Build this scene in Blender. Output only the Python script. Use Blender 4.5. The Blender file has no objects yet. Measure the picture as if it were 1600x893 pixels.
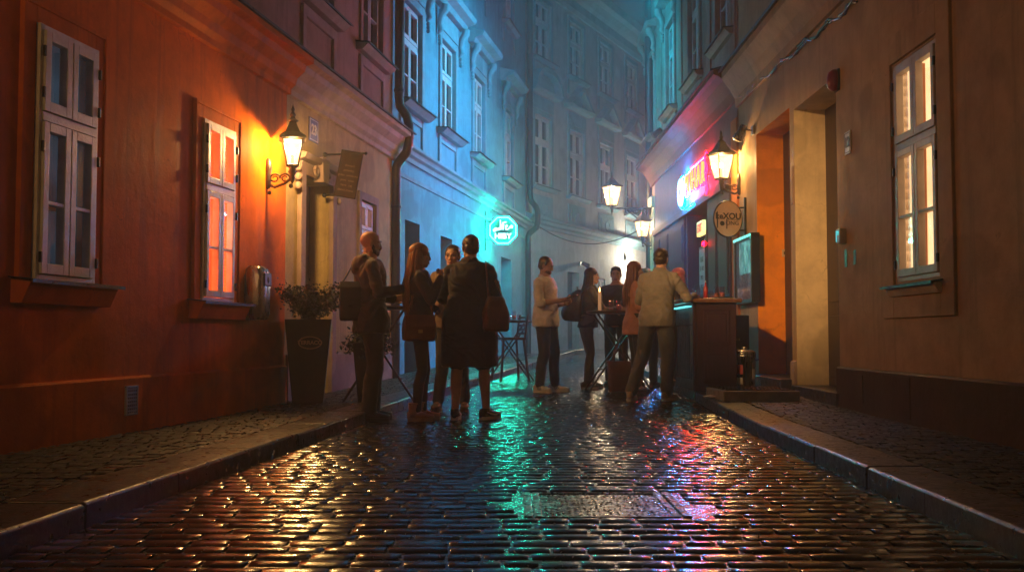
import bpy, bmesh, math, random
from mathutils import Vector, Matrix, noise
R = math.radians
rnd = random.Random(11)
scene = bpy.context.scene
COL = scene.collection
V = Vector

# ------------------------------------------------------------------ camera numbers
CAM_Z = 0.817
PITCH = math.atan(78.5 / 1600)
def ray(px, py):
    X, Y = (px - 800) / 1600, (446.5 - py) / 1600
    return V((X, math.cos(PITCH) - Y * math.sin(PITCH), math.sin(PITCH) + Y * math.cos(PITCH)))
def at(px, py, d):                       # a point d metres up the street
    r = ray(px, py)
    return V((0, 0, CAM_Z)) + r * (d / r.y)
def gz(y):                               # the street climbs gently after the first ten metres
    t = y - 8.6
    if t <= 0: return 0.0
    return 0.023 * (t * t / (t + 1.2)) if t < 40 else 0.023 * 38.8

# ------------------------------------------------------------------ materials
def new_mat(name):
    m = bpy.data.materials.new(name); m.use_nodes = True
    nt = m.node_tree
    return m, nt, nt.nodes['Principled BSDF']
def nd(nt, t, **kw):
    n = nt.nodes.new(t)
    for k, v in kw.items():
        if k in n.inputs: n.inputs[k].default_value = v
        else: setattr(n, k, v)
    return n
def c4(c): return (c[0], c[1], c[2], 1)
def coords(nt, stretch=(1, 1, 1)):
    tc = nt.nodes.new('ShaderNodeTexCoord'); mp = nt.nodes.new('ShaderNodeMapping')
    mp.inputs['Scale'].default_value = stretch
    nt.links.new(tc.outputs['Object'], mp.inputs['Vector'])
    return mp.outputs['Vector']
def noise_tex(nt, vec, scale, detail=4, rough=.6):
    n = nd(nt, 'ShaderNodeTexNoise', Scale=scale, Detail=detail, Roughness=rough)
    nt.links.new(vec, n.inputs['Vector']); return n.outputs['Fac']
def ramp(nt, fac, p0, c0, p1, c1):
    r = nt.nodes.new('ShaderNodeValToRGB')
    r.color_ramp.elements[0].position = p0; r.color_ramp.elements[0].color = c0
    r.color_ramp.elements[1].position = p1; r.color_ramp.elements[1].color = c1
    nt.links.new(fac, r.inputs['Fac']); return r.outputs['Color']
def mixc(nt, fac, a, b, mode='MIX'):
    m = nt.nodes.new('ShaderNodeMix'); m.data_type = 'RGBA'; m.blend_type = mode
    for s, i in ((fac, 0), (a, 6), (b, 7)):
        if hasattr(s, 'is_output'): nt.links.new(s, m.inputs[i])
        elif i == 0: m.inputs[0].default_value = s
        else: m.inputs[i].default_value = c4(s)
    return m.outputs[2]

def pmat(name, c1, c2=None, scale=6, rough=.6, rvar=0, bump=0, bscale=60, metal=0, stretch=(1, 1, 1), spec=.5, coat=0, sheen=0, bstretch=None):
    m, nt, p = new_mat(name)
    vec = coords(nt, stretch)
    c2 = c2 or tuple(x * .65 for x in c1)
    f = noise_tex(nt, vec, scale)
    nt.links.new(ramp(nt, f, .3, c4(c2), .7, c4(c1)), p.inputs['Base Color'])
    p.inputs['Metallic'].default_value = metal
    p.inputs['Specular IOR Level'].default_value = spec
    p.inputs['Coat Weight'].default_value = coat
    p.inputs['Sheen Weight'].default_value = sheen
    if rvar:
        mr = nd(nt, 'ShaderNodeMapRange'); nt.links.new(noise_tex(nt, vec, scale * 2.3), mr.inputs[0])
        mr.inputs[1].default_value = .3; mr.inputs[2].default_value = .7
        mr.inputs[3].default_value = max(.02, rough - rvar); mr.inputs[4].default_value = min(1, rough + rvar)
        nt.links.new(mr.outputs[0], p.inputs['Roughness'])
    else: p.inputs['Roughness'].default_value = rough
    if bump:
        b = nd(nt, 'ShaderNodeBump', Strength=bump, Distance=.01)
        bv = coords(nt, bstretch) if bstretch else vec
        nt.links.new(noise_tex(nt, bv, bscale, 5), b.inputs['Height']); nt.links.new(b.outputs[0], p.inputs['Normal'])
    return m

def plaster(name, c, dark=None, stain=.55, rough=.62, bump=.5):
    """old painted render: blotches, rain streaks, trowel marks, a little damp sheen"""
    m, nt, p = new_mat(name)
    vec = coords(nt)
    dark = dark or tuple(x * .62 for x in c)
    big = noise_tex(nt, vec, .55, 6, .65); mid = noise_tex(nt, vec, 3.2, 6, .7)
    st = noise_tex(nt, coords(nt, (3.0, 3.0, .18)), 2.2, 5, .65)
    col = ramp(nt, big, .35, c4(dark), .65, c4(c))
    col = mixc(nt, .62, col, ramp(nt, mid, .35, c4(tuple(x * .7 for x in c)), .6, c4(tuple(min(1, x * 1.12) for x in c))))
    s = ramp(nt, st, .52, (0, 0, 0, 1), .74, (stain, stain, stain, 1))
    col = mixc(nt, s, col, tuple(x * .3 for x in c))
    vo = nd(nt, 'ShaderNodeTexVoronoi', feature='DISTANCE_TO_EDGE', Scale=1.15)
    wv = nd(nt, 'ShaderNodeVectorMath', operation='MULTIPLY_ADD'); nz = nd(nt, 'ShaderNodeTexNoise', Scale=3.5, Detail=6)
    nt.links.new(vec, nz.inputs['Vector']); nt.links.new(nz.outputs['Color'], wv.inputs[0]); wv.inputs[1].default_value = (.55, .55, .55); nt.links.new(vec, wv.inputs[2])
    nt.links.new(wv.outputs[0], vo.inputs['Vector'])
    ck = ramp(nt, vo.outputs['Distance'], .0, (.8, .8, .8, 1), .006, (0, 0, 0, 1))
    ck = mixc(nt, ramp(nt, mid, .5, (0, 0, 0, 1), .62, (1, 1, 1, 1)), (0, 0, 0), ck)
    col = mixc(nt, ck, col, tuple(x * .3 for x in c))
    pt = noise_tex(nt, vec, .9, 2, .4)
    col = mixc(nt, ramp(nt, pt, .59, (0, 0, 0, 1), .615, (.45, .45, .45, 1)), col, tuple(x * .5 for x in c))
    chip = noise_tex(nt, vec, 5.5, 8, .8)
    ch = ramp(nt, chip, .71, (0, 0, 0, 1), .74, (.7, .7, .7, 1))
    col = mixc(nt, ch, col, (c[0] * .35, c[1] * .3, c[2] * .3))
    nt.links.new(col, p.inputs['Base Color']); p.inputs['Specular IOR Level'].default_value = .02
    mr = nd(nt, 'ShaderNodeMapRange'); nt.links.new(st, mr.inputs[0])
    mr.inputs[3].default_value = rough + .15; mr.inputs[4].default_value = rough - .2
    nt.links.new(mr.outputs[0], p.inputs['Roughness'])
    a = nd(nt, 'ShaderNodeBump', Strength=bump, Distance=.012); nt.links.new(noise_tex(nt, vec, 9, 7, .6), a.inputs['Height'])
    b = nd(nt, 'ShaderNodeBump', Strength=bump * .8, Distance=.004); nt.links.new(noise_tex(nt, vec, 70, 4, .6), b.inputs['Height'])
    nt.links.new(a.outputs[0], b.inputs['Normal']); nt.links.new(b.outputs[0], p.inputs['Normal'])
    return m

def wood(name, c1, c2, rough=.45, axis=2, coat=0, spec=.4):
    m, nt, p = new_mat(name)
    st = [9, 9, 9]; st[axis] = .7
    vec = coords(nt, tuple(st))
    f = noise_tex(nt, vec, 2.4, 6, .65)
    nt.links.new(ramp(nt, f, .32, c4(c2), .68, c4(c1)), p.inputs['Base Color'])
    p.inputs['Roughness'].default_value = rough; p.inputs['Coat Weight'].default_value = coat; p.inputs['Specular IOR Level'].default_value = spec
    b = nd(nt, 'ShaderNodeBump', Strength=.3, Distance=.006); nt.links.new(f, b.inputs['Height']); nt.links.new(b.outputs[0], p.inputs['Normal'])
    return m

def cloth(name, c, rough=.85, weave=260, c2=None, sheen=.15):
    m, nt, p = new_mat(name)
    vec = coords(nt)
    c2 = c2 or tuple(x * .6 for x in c)
    f = noise_tex(nt, vec, 7, 6, .65)
    nt.links.new(ramp(nt, f, .3, c4(c2), .7, c4(c)), p.inputs['Base Color'])
    p.inputs['Roughness'].default_value = rough; p.inputs['Sheen Weight'].default_value = sheen
    a = nd(nt, 'ShaderNodeBump', Strength=.5, Distance=.012); nt.links.new(noise_tex(nt, coords(nt, (1, 1, 2.2)), 11, 4, .55), a.inputs['Height'])
    b = nd(nt, 'ShaderNodeBump', Strength=.25, Distance=.002); nt.links.new(noise_tex(nt, vec, weave, 2), b.inputs['Height'])
    nt.links.new(a.outputs[0], b.inputs['Normal']); nt.links.new(b.outputs[0], p.inputs['Normal'])
    return m

def glow(name, c, strength, c2=None, scale=3, stretch=(1, 1, 1)):
    m, nt, p = new_mat(name)
    p.inputs['Base Color'].default_value = c4(tuple(x * .3 for x in c)); p.inputs['Roughness'].default_value = .4
    p.inputs['Emission Strength'].default_value = strength
    if c2:
        nt.links.new(ramp(nt, noise_tex(nt, coords(nt, stretch), scale, 4), .3, c4(c2), .7, c4(c)), p.inputs['Emission Color'])
    else: p.inputs['Emission Color'].default_value = c4(c)
    return m

def glass(name, tint=(1, 1, 1), rough=.02, extra=None, refl=1.0):
    """thin pane: lets straight light through, mirrors by angle"""
    m = bpy.data.materials.new(name); m.use_nodes = True; nt = m.node_tree; nt.nodes.clear()
    out = nt.nodes.new('ShaderNodeOutputMaterial')
    tr = nd(nt, 'ShaderNodeBsdfTransparent', Color=c4(tint)); gl = nd(nt, 'ShaderNodeBsdfGlossy', Roughness=rough)
    lw = nt.nodes.new('ShaderNodeLayerWeight'); pw = nd(nt, 'ShaderNodeMath', operation='POWER'); nt.links.new(lw.outputs['Facing'], pw.inputs[0]); pw.inputs[1].default_value = 5
    mu = nd(nt, 'ShaderNodeMath', operation='MULTIPLY_ADD'); nt.links.new(pw.outputs[0], mu.inputs[0]); mu.inputs[1].default_value = .9; mu.inputs[2].default_value = .06 * refl
    vec = coords(nt)
    b = nd(nt, 'ShaderNodeBump', Strength=.06, Distance=.01); nt.links.new(noise_tex(nt, vec, 6, 3), b.inputs['Height'])
    nt.links.new(b.outputs[0], gl.inputs['Normal'])
    mx = nt.nodes.new('ShaderNodeMixShader')
    nt.links.new(mu.outputs[0], mx.inputs[0]); nt.links.new(tr.outputs[0], mx.inputs[1]); nt.links.new(gl.outputs[0], mx.inputs[2])
    sh = mx.outputs[0]
    if extra:
        em = nd(nt, 'ShaderNodeEmission', Color=c4(extra[0]), Strength=extra[1]); ad = nt.nodes.new('ShaderNodeAddShader')
        nt.links.new(sh, ad.inputs[0]); nt.links.new(em.outputs[0], ad.inputs[1]); sh = ad.outputs[0]
    nt.links.new(sh, out.inputs['Surface'])
    return m

# ------------------------------------------------------------------ mesh builder
class MB:
    def __init__(s): s.v = []; s.f = []; s.m = []; s.sm = []; s.T = None
    def add(s, vs, fs, mi=0, smooth=False):
        o = len(s.v)
        s.v += [(s.T @ V(p)) if s.T else V(p) for p in vs]
        for f in fs: s.f.append([o + i for i in f]); s.m.append(mi); s.sm.append(smooth)
        return s
    def box(s, x0, x1, y0, y1, z0, z1, mi=0):
        if x0 > x1: x0, x1 = x1, x0
        if y0 > y1: y0, y1 = y1, y0
        if z0 > z1: z0, z1 = z1, z0
        vs = [(x0, y0, z0), (x1, y0, z0), (x1, y1, z0), (x0, y1, z0), (x0, y0, z1), (x1, y0, z1), (x1, y1, z1), (x0, y1, z1)]
        return s.add(vs, [(0, 3, 2, 1), (4, 5, 6, 7), (0, 1, 5, 4), (1, 2, 6, 5), (2, 3, 7, 6), (3, 0, 4, 7)], mi)
    def obox(s, c, size, rot, mi=0):     # rot: 3x3 matrix
        c = V(c); h = V(size) / 2
        vs = [c + rot @ V((sx * h.x, sy * h.y, sz * h.z)) for sz in (-1, 1) for sx, sy in ((-1, -1), (1, -1), (1, 1), (-1, 1))]
        return s.add(vs, [(0, 3, 2, 1), (4, 5, 6, 7), (0, 1, 5, 4), (1, 2, 6, 5), (2, 3, 7, 6), (3, 0, 4, 7)], mi)
    def bar(s, a, b, w, h, mi=0, up=(0, 0, 1)):
        a, b = V(a), V(b); d = b - a; L = d.length; d.normalize()
        u = V(up)
        if abs(d.dot(u)) > .97: u = V((0, 1, 0))
        x = d.cross(u).normalized(); z = x.cross(d)
        return s.obox((a + b) / 2, (w, L, h), Matrix((x, d, z)).transposed(), mi)
    def tube(s, pts, r, n=8, mi=0, caps=True, smooth=True, closed=False):
        pts = [V(p) for p in pts]; k = len(pts)
        rs = r if isinstance(r, (list, tuple)) else [r] * k
        rings = []; prev = None
        for i, p in enumerate(pts):
            if closed: d = pts[(i + 1) % k] - pts[i - 1]
            else: d = pts[min(i + 1, k - 1)] - pts[max(i - 1, 0)]
            if d.length < 1e-9: d = V((0, 0, 1))
            d.normalize()
            if prev is None:
                u = V((0, 0, 1)) if abs(d.z) < .9 else V((1, 0, 0))
                x = d.cross(u).normalized()
            else:
                x = prev - d * prev.dot(d)
                x = x.normalized() if x.length > 1e-6 else d.orthogonal().normalized()
            prev = x; y = d.cross(x)
            rings.append([p + (x * math.cos(2 * math.pi * j / n) + y * math.sin(2 * math.pi * j / n)) * rs[i] for j in range(n)])
        vs = [q for ring in rings for q in ring]; fs = []
        for i in range(k if closed else k - 1):
            for j in range(n):
                a, b = i * n, ((i + 1) % k) * n; j2 = (j + 1) % n
                fs.append((a + j, a + j2, b + j2, b + j))
        s.add(vs, fs, mi, smooth)
        if caps and not closed:
            s.add(rings[0], [tuple(reversed(range(n)))], mi); s.add(rings[-1], [tuple(range(n))], mi)
        return s
    def lathe(s, prof, n=20, c=(0, 0, 0), mi=0, smooth=True):
        c = V(c); vs = []; fs = []
        for r, z in prof:
            for j in range(n):
                a = 2 * math.pi * j / n; vs.append(c + V((r * math.cos(a), r * math.sin(a), z)))
        for i in range(len(prof) - 1):
            for j in range(n):
                j2 = (j + 1) % n
                fs.append((i * n + j, i * n + j2, (i + 1) * n + j2, (i + 1) * n + j))
        fs.append(tuple(reversed(range(n)))); k = (len(prof) - 1) * n; fs.append(tuple(k + j for j in range(n)))
        return s.add(vs, fs, mi, smooth)
    def loft(s, rings, n=20, mi=0, smooth=True, power=2.3, caps=True):
        """rings: (center, rx, ry[, ux, uy]) - superelliptic sections"""
        vs = []; fs = []
        for rg in rings:
            c = V(rg[0]); ux = V(rg[3]) if len(rg) > 3 else V((1, 0, 0)); uy = V(rg[4]) if len(rg) > 3 else V((0, 1, 0))
            for j in range(n):
                a = 2 * math.pi * j / n; ca, sa = math.cos(a), math.sin(a)
                e = 2 / power
                vs.append(c + ux * (rg[1] * math.copysign(abs(ca) ** e, ca)) + uy * (rg[2] * math.copysign(abs(sa) ** e, sa)))
        for i in range(len(rings) - 1):
            for j in range(n):
                j2 = (j + 1) % n
                fs.append((i * n + j, i * n + j2, (i + 1) * n + j2, (i + 1) * n + j))
        if caps:
            fs.append(tuple(reversed(range(n)))); k = (len(rings) - 1) * n; fs.append(tuple(k + j for j in range(n)))
        return s.add(vs, fs, mi, smooth)
    def ball(s, c, r, nu=14, nv=9, mi=0, rot=None, smooth=True):
        c = V(c); r = V(r) if hasattr(r, '__len__') else V((r, r, r))
        vs = []; fs = []
        def pt(x, y, z):
            p = V((x * r.x, y * r.y, z * r.z)); return c + (rot @ p if rot else p)
        vs.append(pt(0, 0, -1))
        for i in range(1, nv):
            t = math.pi * i / nv
            for j in range(nu):
                a = 2 * math.pi * j / nu; vs.append(pt(math.sin(t) * math.cos(a), math.sin(t) * math.sin(a), -math.cos(t)))
        vs.append(pt(0, 0, 1)); top = len(vs) - 1
        for j in range(nu):
            j2 = (j + 1) % nu
            fs.append((0, 1 + j2, 1 + j)); b = 1 + (nv - 2) * nu; fs.append((top, b + j, b + j2))
            for i in range(nv - 2):
                a0, a1 = 1 + i * nu, 1 + (i + 1) * nu
                fs.append((a0 + j, a0 + j2, a1 + j2, a1 + j))
        return s.add(vs, fs, mi, smooth)
    def limb(s, pts, rs, n=14):          # chain of tapered capsules (for the remesher)
        for p, r in zip(pts, rs): s.ball(p, r, n, 9)
        for (a, b, ra, rb) in zip(pts, pts[1:], rs, rs[1:]):
            s.tube([a, b], [ra, rb], n)
        return s
    def extrude_u(s, u0, u1, prof, mi=0):     # profile of (y, z) points swept along local x
        n = len(prof)
        vs = [(u0, y, z) for y, z in prof] + [(u1, y, z) for y, z in prof]
        fs = [(i, (i + 1) % n, n + (i + 1) % n, n + i) for i in range(n)]
        fs.append(tuple(reversed(range(n)))); fs.append(tuple(range(n, 2 * n)))
        return s.add(vs, fs, mi)
    def plate(s, outline, y0, y1, mi=0, smooth=False):   # outline of (x, z) points, thickness along y
        n = len(outline)
        vs = [(x, y0, z) for x, z in outline] + [(x, y1, z) for x, z in outline]
        fs = [(i, n + i, n + (i + 1) % n, (i + 1) % n) for i in range(n)]
        fs.append(tuple(range(n))); fs.append(tuple(reversed(range(n, 2 * n))))
        return s.add(vs, fs, mi, smooth)
    def merge_mesh(s, me, M=None, mi=0, smooth=False):
        vs = [(M @ v.co) if M else v.co.copy() for v in me.vertices]
        return s.add(vs, [list(p.vertices) for p in me.polygons], mi, smooth)
    def mesh(s, name, mats=()):
        me = bpy.data.meshes.new(name)
        me.from_pydata([tuple(v) for v in s.v], [], s.f)
        for m in mats: me.materials.append(m)
        if s.f:
            me.polygons.foreach_set('material_index', s.m); me.polygons.foreach_set('use_smooth', s.sm)
        me.validate(); me.update()
        return me
    def build(s, name, mats, parent=None, bevel=0, fix=True, angle=None):
        if not isinstance(mats, (list, tuple)): mats = [mats]
        me = s.mesh(name, mats)
        if fix:
            bm = bmesh.new(); bm.from_mesh(me); bmesh.ops.recalc_face_normals(bm, faces=bm.faces); bm.to_mesh(me); bm.free()
        if angle: me.set_sharp_from_angle(angle=R(angle))
        return link(name, me, parent, bevel)
def link(name, me, parent=None, bevel=0):
    o = bpy.data.objects.new(name, me); COL.objects.link(o)
    if parent: o.parent = parent
    if bevel:
        b = o.modifiers.new('bevel', 'BEVEL'); b.width = bevel; b.segments = 2; b.limit_method = 'ANGLE'; b.angle_limit = R(35)
    return o
def thing(name, label, cat, loc=(0, 0, 0), rz=0, group=None):
    o = bpy.data.objects.new(name, None); COL.objects.link(o)
    o.empty_display_size = .2
    o.location = loc; o.rotation_euler = (0, 0, rz)
    return tag(o, label, cat, group)
def tag(o, label, cat, group=None):
    o['label'] = label; o['category'] = cat
    if group: o['group'] = group
    return o
def struct(o): o['kind'] = 'structure'; return o
def copy_tree(o, parent=None):
    c = o.copy(); COL.objects.link(c); c.parent = parent
    for ch in list(o.children): copy_tree(ch, c)
    return c
def text_mesh(s, size, depth=.0, offset=0, shear=0, align='CENTER', spacing=1):
    cu = bpy.data.curves.new('lettering', 'FONT'); cu.body = s; cu.size = size; cu.extrude = depth; cu.offset = offset
    cu.shear = shear; cu.align_x = align; cu.align_y = 'CENTER'; cu.space_character = spacing; cu.resolution_u = 3
    o = bpy.data.objects.new('lettering', cu); COL.objects.link(o)
    dg = bpy.context.evaluated_depsgraph_get()
    me = bpy.data.meshes.new_from_object(o.evaluated_get(dg))
    bpy.data.objects.remove(o); bpy.data.curves.remove(cu)
    return me
# text lies in local XY facing +Z; this stands it up facing local -Y
STAND = Matrix.Rotation(R(90), 4, 'X')

class Fac:
    """a vertical facade: local x runs along it, local +y goes into the house, -y is the street"""
    def __init__(s, A, B):
        s.A = V(A); B = V(B); d = (B - s.A); s.L = d.length; s.d = d.normalized()
        s.rot = math.atan2(s.d.y, s.d.x); s.n = V((-s.d.y, s.d.x))
    def uz(s, px, py, out=0):
        r = ray(px, py); A3 = s.A - s.n * out
        t = (A3.dot(s.n)) / (r.x * s.n.x + r.y * s.n.y)
        p = V((r.x * t, r.y * t, CAM_Z + r.z * t))
        return (V((p.x, p.y)) - s.A).dot(s.d), p.z
    def u(s, px, out=0): return s.uz(px, 525, out)[0]
    def z(s, px, py, out=0): return s.uz(px, py, out)[1]
    def world(s, u, y=0, z=0):
        p = s.A + s.d * u + s.n * y; return V((p.x, p.y, z))

def wall_mesh(mb, u0, u1, z0, z1, ops=(), D=4.0, mi=0, rmi=None, roof=True):
    us = sorted({u0, u1} | {q for o in ops for q in o[:2]}); zs = sorted({z0, z1} | {q for o in ops for q in o[2:4]})
    for a, b in zip(us, us[1:]):
        for c, d in zip(zs, zs[1:]):
            cu, cz = (a + b) / 2, (c + d) / 2
            if any(o[0] < cu < o[1] and o[2] < cz < o[3] for o in ops): continue
            mb.add([(a, 0, c), (b, 0, c), (b, 0, d), (a, 0, d)], [(0, 1, 2, 3)], mi)
    for o in ops:
        a, b, c, d, dp = o[:5]; k = rmi if rmi is not None else (o[5] if len(o) > 5 else mi)
        mb.add([(a, 0, c), (a, dp, c), (a, dp, d), (a, 0, d)], [(0, 1, 2, 3)], k)
        mb.add([(b, 0, c), (b, 0, d), (b, dp, d), (b, dp, c)], [(0, 1, 2, 3)], k)
        mb.add([(a, 0, d), (a, dp, d), (b, dp, d), (b, 0, d)], [(0, 1, 2, 3)], k)
        mb.add([(a, 0, c), (b, 0, c), (b, dp, c), (a, dp, c)], [(0, 1, 2, 3)], k)
    mb.add([(u0, 0, z0), (u0, 0, z1), (u0, D, z1), (u0, D, z0)], [(0, 1, 2, 3)], mi)
    mb.add([(u1, 0, z0), (u1, D, z0), (u1, D, z1), (u1, 0, z1)], [(0, 1, 2, 3)], mi)
    mb.add([(u0, D, z0), (u0, D, z1), (u1, D, z1), (u1, D, z0)], [(0, 1, 2, 3)], mi)
    if roof: mb.add([(u0, 0, z1), (u1, 0, z1), (u1, D, z1), (u0, D, z1)], [(0, 1, 2, 3)], mi)

def window(parent, u0, u1, z0, z1, rec, fm, gm, im, split=.37, lower_bar=True, w=.055, tilt=0, hinge=None, inner=None, label=None):
    """double casement in a reveal: frame, sashes, transom; children pane, interior, hinge"""
    y0, y1 = rec - .05, rec + .02
    f = MB(); zt = z1 - (z1 - z0) * split; um = (u0 + u1) / 2; g = .004
    f.box(u0 + .002, u0 + .035, y0, y1, z0, z1); f.box(u1 - .035, u1 - .002, y0, y1, z0, z1)
    f.box(u0 + .035, u1 - .035, y0, y1, z1 - .035, z1 - .002); f.box(u0 + .035, u1 - .035, y0, y1, z0 + .002, z0 + .04)
    f.box(u0 + .035, u1 - .035, y0 - .008, y1, zt - .03, zt + .03)
    p = MB()
    for (za, zb, low) in ((z0 + .04, zt - .03, True), (zt + .03, z1 - .035, False)):
        for (a, b) in ((u0 + .035, um), (um, u1 - .035)):
            a += g; b -= g; za2, zb2 = za + g, zb - g; ya, yb = y0 - .018, y1 - .025
            f.box(a, a + w, ya, yb, za2, zb2); f.box(b - w, b, ya, yb, za2, zb2)
            f.box(a + w, b - w, ya, yb, zb2 - w, zb2); f.box(a + w, b - w, ya, yb, za2, za2 + w * 1.15)
            if low and lower_bar:
                zm = za2 + (zb2 - za2) * .47
                f.box(a + w, b - w, ya + .006, yb - .004, zm - .013, zm + .013)
            c = (a + b) / 2; t = tilt; h = (b - a) / 2 - w * .7; yc = (ya + yb) / 2 + .004
            p.add([(c - h, yc + h * t, za2 + w * .6), (c + h, yc - h * t, za2 + w * .6), (c + h, yc - h * t, zb2 - w * .6), (c - h, yc + h * t, zb2 - w * .6)], [(0, 1, 2, 3)])
    wo = f.build('window', fm, parent, bevel=.004)
    if label: wo['label'] = label
    p.build('pane', gm, wo, fix=False)
    if im:
        b = MB(); d = .28
        b.add([(u0, y1 + d, z0), (u1, y1 + d, z0), (u1, y1 + d, z1), (u0, y1 + d, z1)], [(0, 1, 2, 3)])
        for q in (((u0, z0), (u0, z1)), ((u1, z1), (u1, z0)), ((u0, z1), (u1, z1)), ((u1, z0), (u0, z0))):
            (a, c), (e, h) = q
            b.add([(a, y1, c), (e, y1, h), (e, y1 + d, h), (a, y1 + d, c)], [(0, 1, 2, 3)])
        b.build('interior', im, wo, fix=False)
    if inner:                             # the second, inner casement seen through the glass
        q = MB(); yy = y1 + .12
        for a, b in ((u0 + .05, u0 + .1), (um - .04, um + .04), (u1 - .1, u1 - .05)): q.box(a, b, yy, yy + .03, z0 + .02, z1 - .02)
        for z in (z0 + .05, zt, z0 + (zt - z0) * .5): q.box(u0 + .1, u1 - .1, yy + .003, yy + .027, z - .03, z + .03)
        q.build('inner_casement', inner, wo)
    if hinge:
        for uu in (u0 + .02, u1 - .02):
            for z in (z0 + .15, zt - .2, zt + .15, z1 - .18):
                h = MB(); h.box(uu - .009, uu + .009, y0 - .03, y0 - .01, z - .035, z + .035); h.build('hinge', hinge, wo, bevel=.003)
    return wo
def curtains(wo, u0, u1, z0, z1, y, mat, cover=.30, drop=0):
    W = (u1 - u0) * cover
    for a, s in ((u0 + .02, 1), (u1 - .02, -1)):
        c = MB(); n = 26; vs = []
        for k in range(n + 1):
            t = k / n; x = a + s * W * t
            vs += [(a + s * W * t * .72, y + .018 * math.sin(t * 29) * (.4 + t), z0 + drop), (x, y + .022 * math.sin(t * 29), z1)]
        c.add(vs, [(2 * k, 2 * k + 2, 2 * k + 3, 2 * k + 1) for k in range(n)], 0, True); c.build('curtain', mat, wo, fix=False)
def trim(mb, u0, u1, z0, z1, w, t, bottom=False, mi=0, y=0):
    mb.box(u0 - w, u0, y - t, y + .02, z0 - (w if bottom else 0), z1 + w, mi); mb.box(u1, u1 + w, y - t, y + .02, z0 - (w if bottom else 0), z1 + w, mi)
    mb.box(u0, u1, y - t, y + .02, z1, z1 + w, mi)
    if bottom: mb.box(u0, u1, y - t, y + .02, z0 - w, z0, mi)
LAMP_L, LAMP_R, LAMP_F, LAMP_B = 100, 66, 95, 70
CYAN_W = 2100
TEAL_E, BLUE_E, RED_E = 190, 420, 60
HAZE, SKY_S, EXPO = .0088, .0025, 0.95
WARM_W = 2700
# ------------------------------------------------------------------ street plan
def pl(pts):
    def f(y):
        if y <= pts[0][0]: a, b = pts[0], pts[1]
        else:
            a, b = pts[-2], pts[-1]
            for p, q in zip(pts, pts[1:]):
                if y <= q[0]: a, b = p, q; break
        return a[1] + (b[1] - a[1]) * (y - a[0]) / (b[0] - a[0])
    return f
wallL = pl([(-3, -4.636), (14.8, -1.744), (14.81, -1.886), (26.1, .347), (40, 7.3)])
kerbL = pl([(0, -2.22), (9.2, -1.44), (11.8, -1.07), (26, 1.63), (40, 8.6)])
kerbR = pl([(0, 1.75), (13, 2.2), (23.5, 2.15), (40, 11)])
wallR = pl([(-3, 3.28), (14.7, 3.28), (23.3, 3.02), (23.6, 3.4), (40, 13)])
KH = .10

def stone_mat(name, c1, c2, r0, r1, bump=.5, rough_scale=14, st=(1, 1, 1)):
    """wet granite: dark, speckled, glossy film broken by pits and grit"""
    m, nt, p = new_mat(name)
    vec = coords(nt)
    f = noise_tex(nt, vec, 5, 6, .7); g = noise_tex(nt, vec, 120, 3, .7)
    col = ramp(nt, f, .3, c4(c2), .7, c4(c1))
    col = mixc(nt, ramp(nt, g, .45, (0, 0, 0, 1), .75, (.6, .6, .6, 1)), col, tuple(min(1, x * 2.2) for x in c1))
    nt.links.new(col, p.inputs['Base Color'])
    mr = nd(nt, 'ShaderNodeMapRange'); nt.links.new(noise_tex(nt, vec, rough_scale, 5, .65), mr.inputs[0])
    mr.inputs[1].default_value = .3; mr.inputs[2].default_value = .7; mr.inputs[3].default_value = r0; mr.inputs[4].default_value = r1
    nt.links.new(mr.outputs[0], p.inputs['Roughness'])
    a = nd(nt, 'ShaderNodeBump', Strength=bump, Distance=.008); nt.links.new(noise_tex(nt, coords(nt, st), 26, 5, .65), a.inputs['Height'])
    b = nd(nt, 'ShaderNodeBump', Strength=bump * .7, Distance=.003); nt.links.new(noise_tex(nt, coords(nt, st), 110, 3, .6), b.inputs['Height'])
    nt.links.new(a.outputs[0], b.inputs['Normal']); nt.links.new(b.outputs[0], p.inputs['Normal'])
    return m
M = {}
M['sett'] = stone_mat('wet_setts', (.020, .018, .019), (.008, .008, .009), .07, .29, .22, 14, (.22, 1, 1))
M['pave'] = stone_mat('wet_pavement_setts', (.024, .018, .016), (.010, .008, .007), .36, .75, .5)
M['slab'] = stone_mat('wet_kerb_granite', (.032, .025, .023), (.015, .012, .011), .2, .55, .35)
M['grout'] = stone_mat('wet_joint_sand', (.012, .010, .009), (.005, .005, .005), .06, .4, .35)

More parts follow.
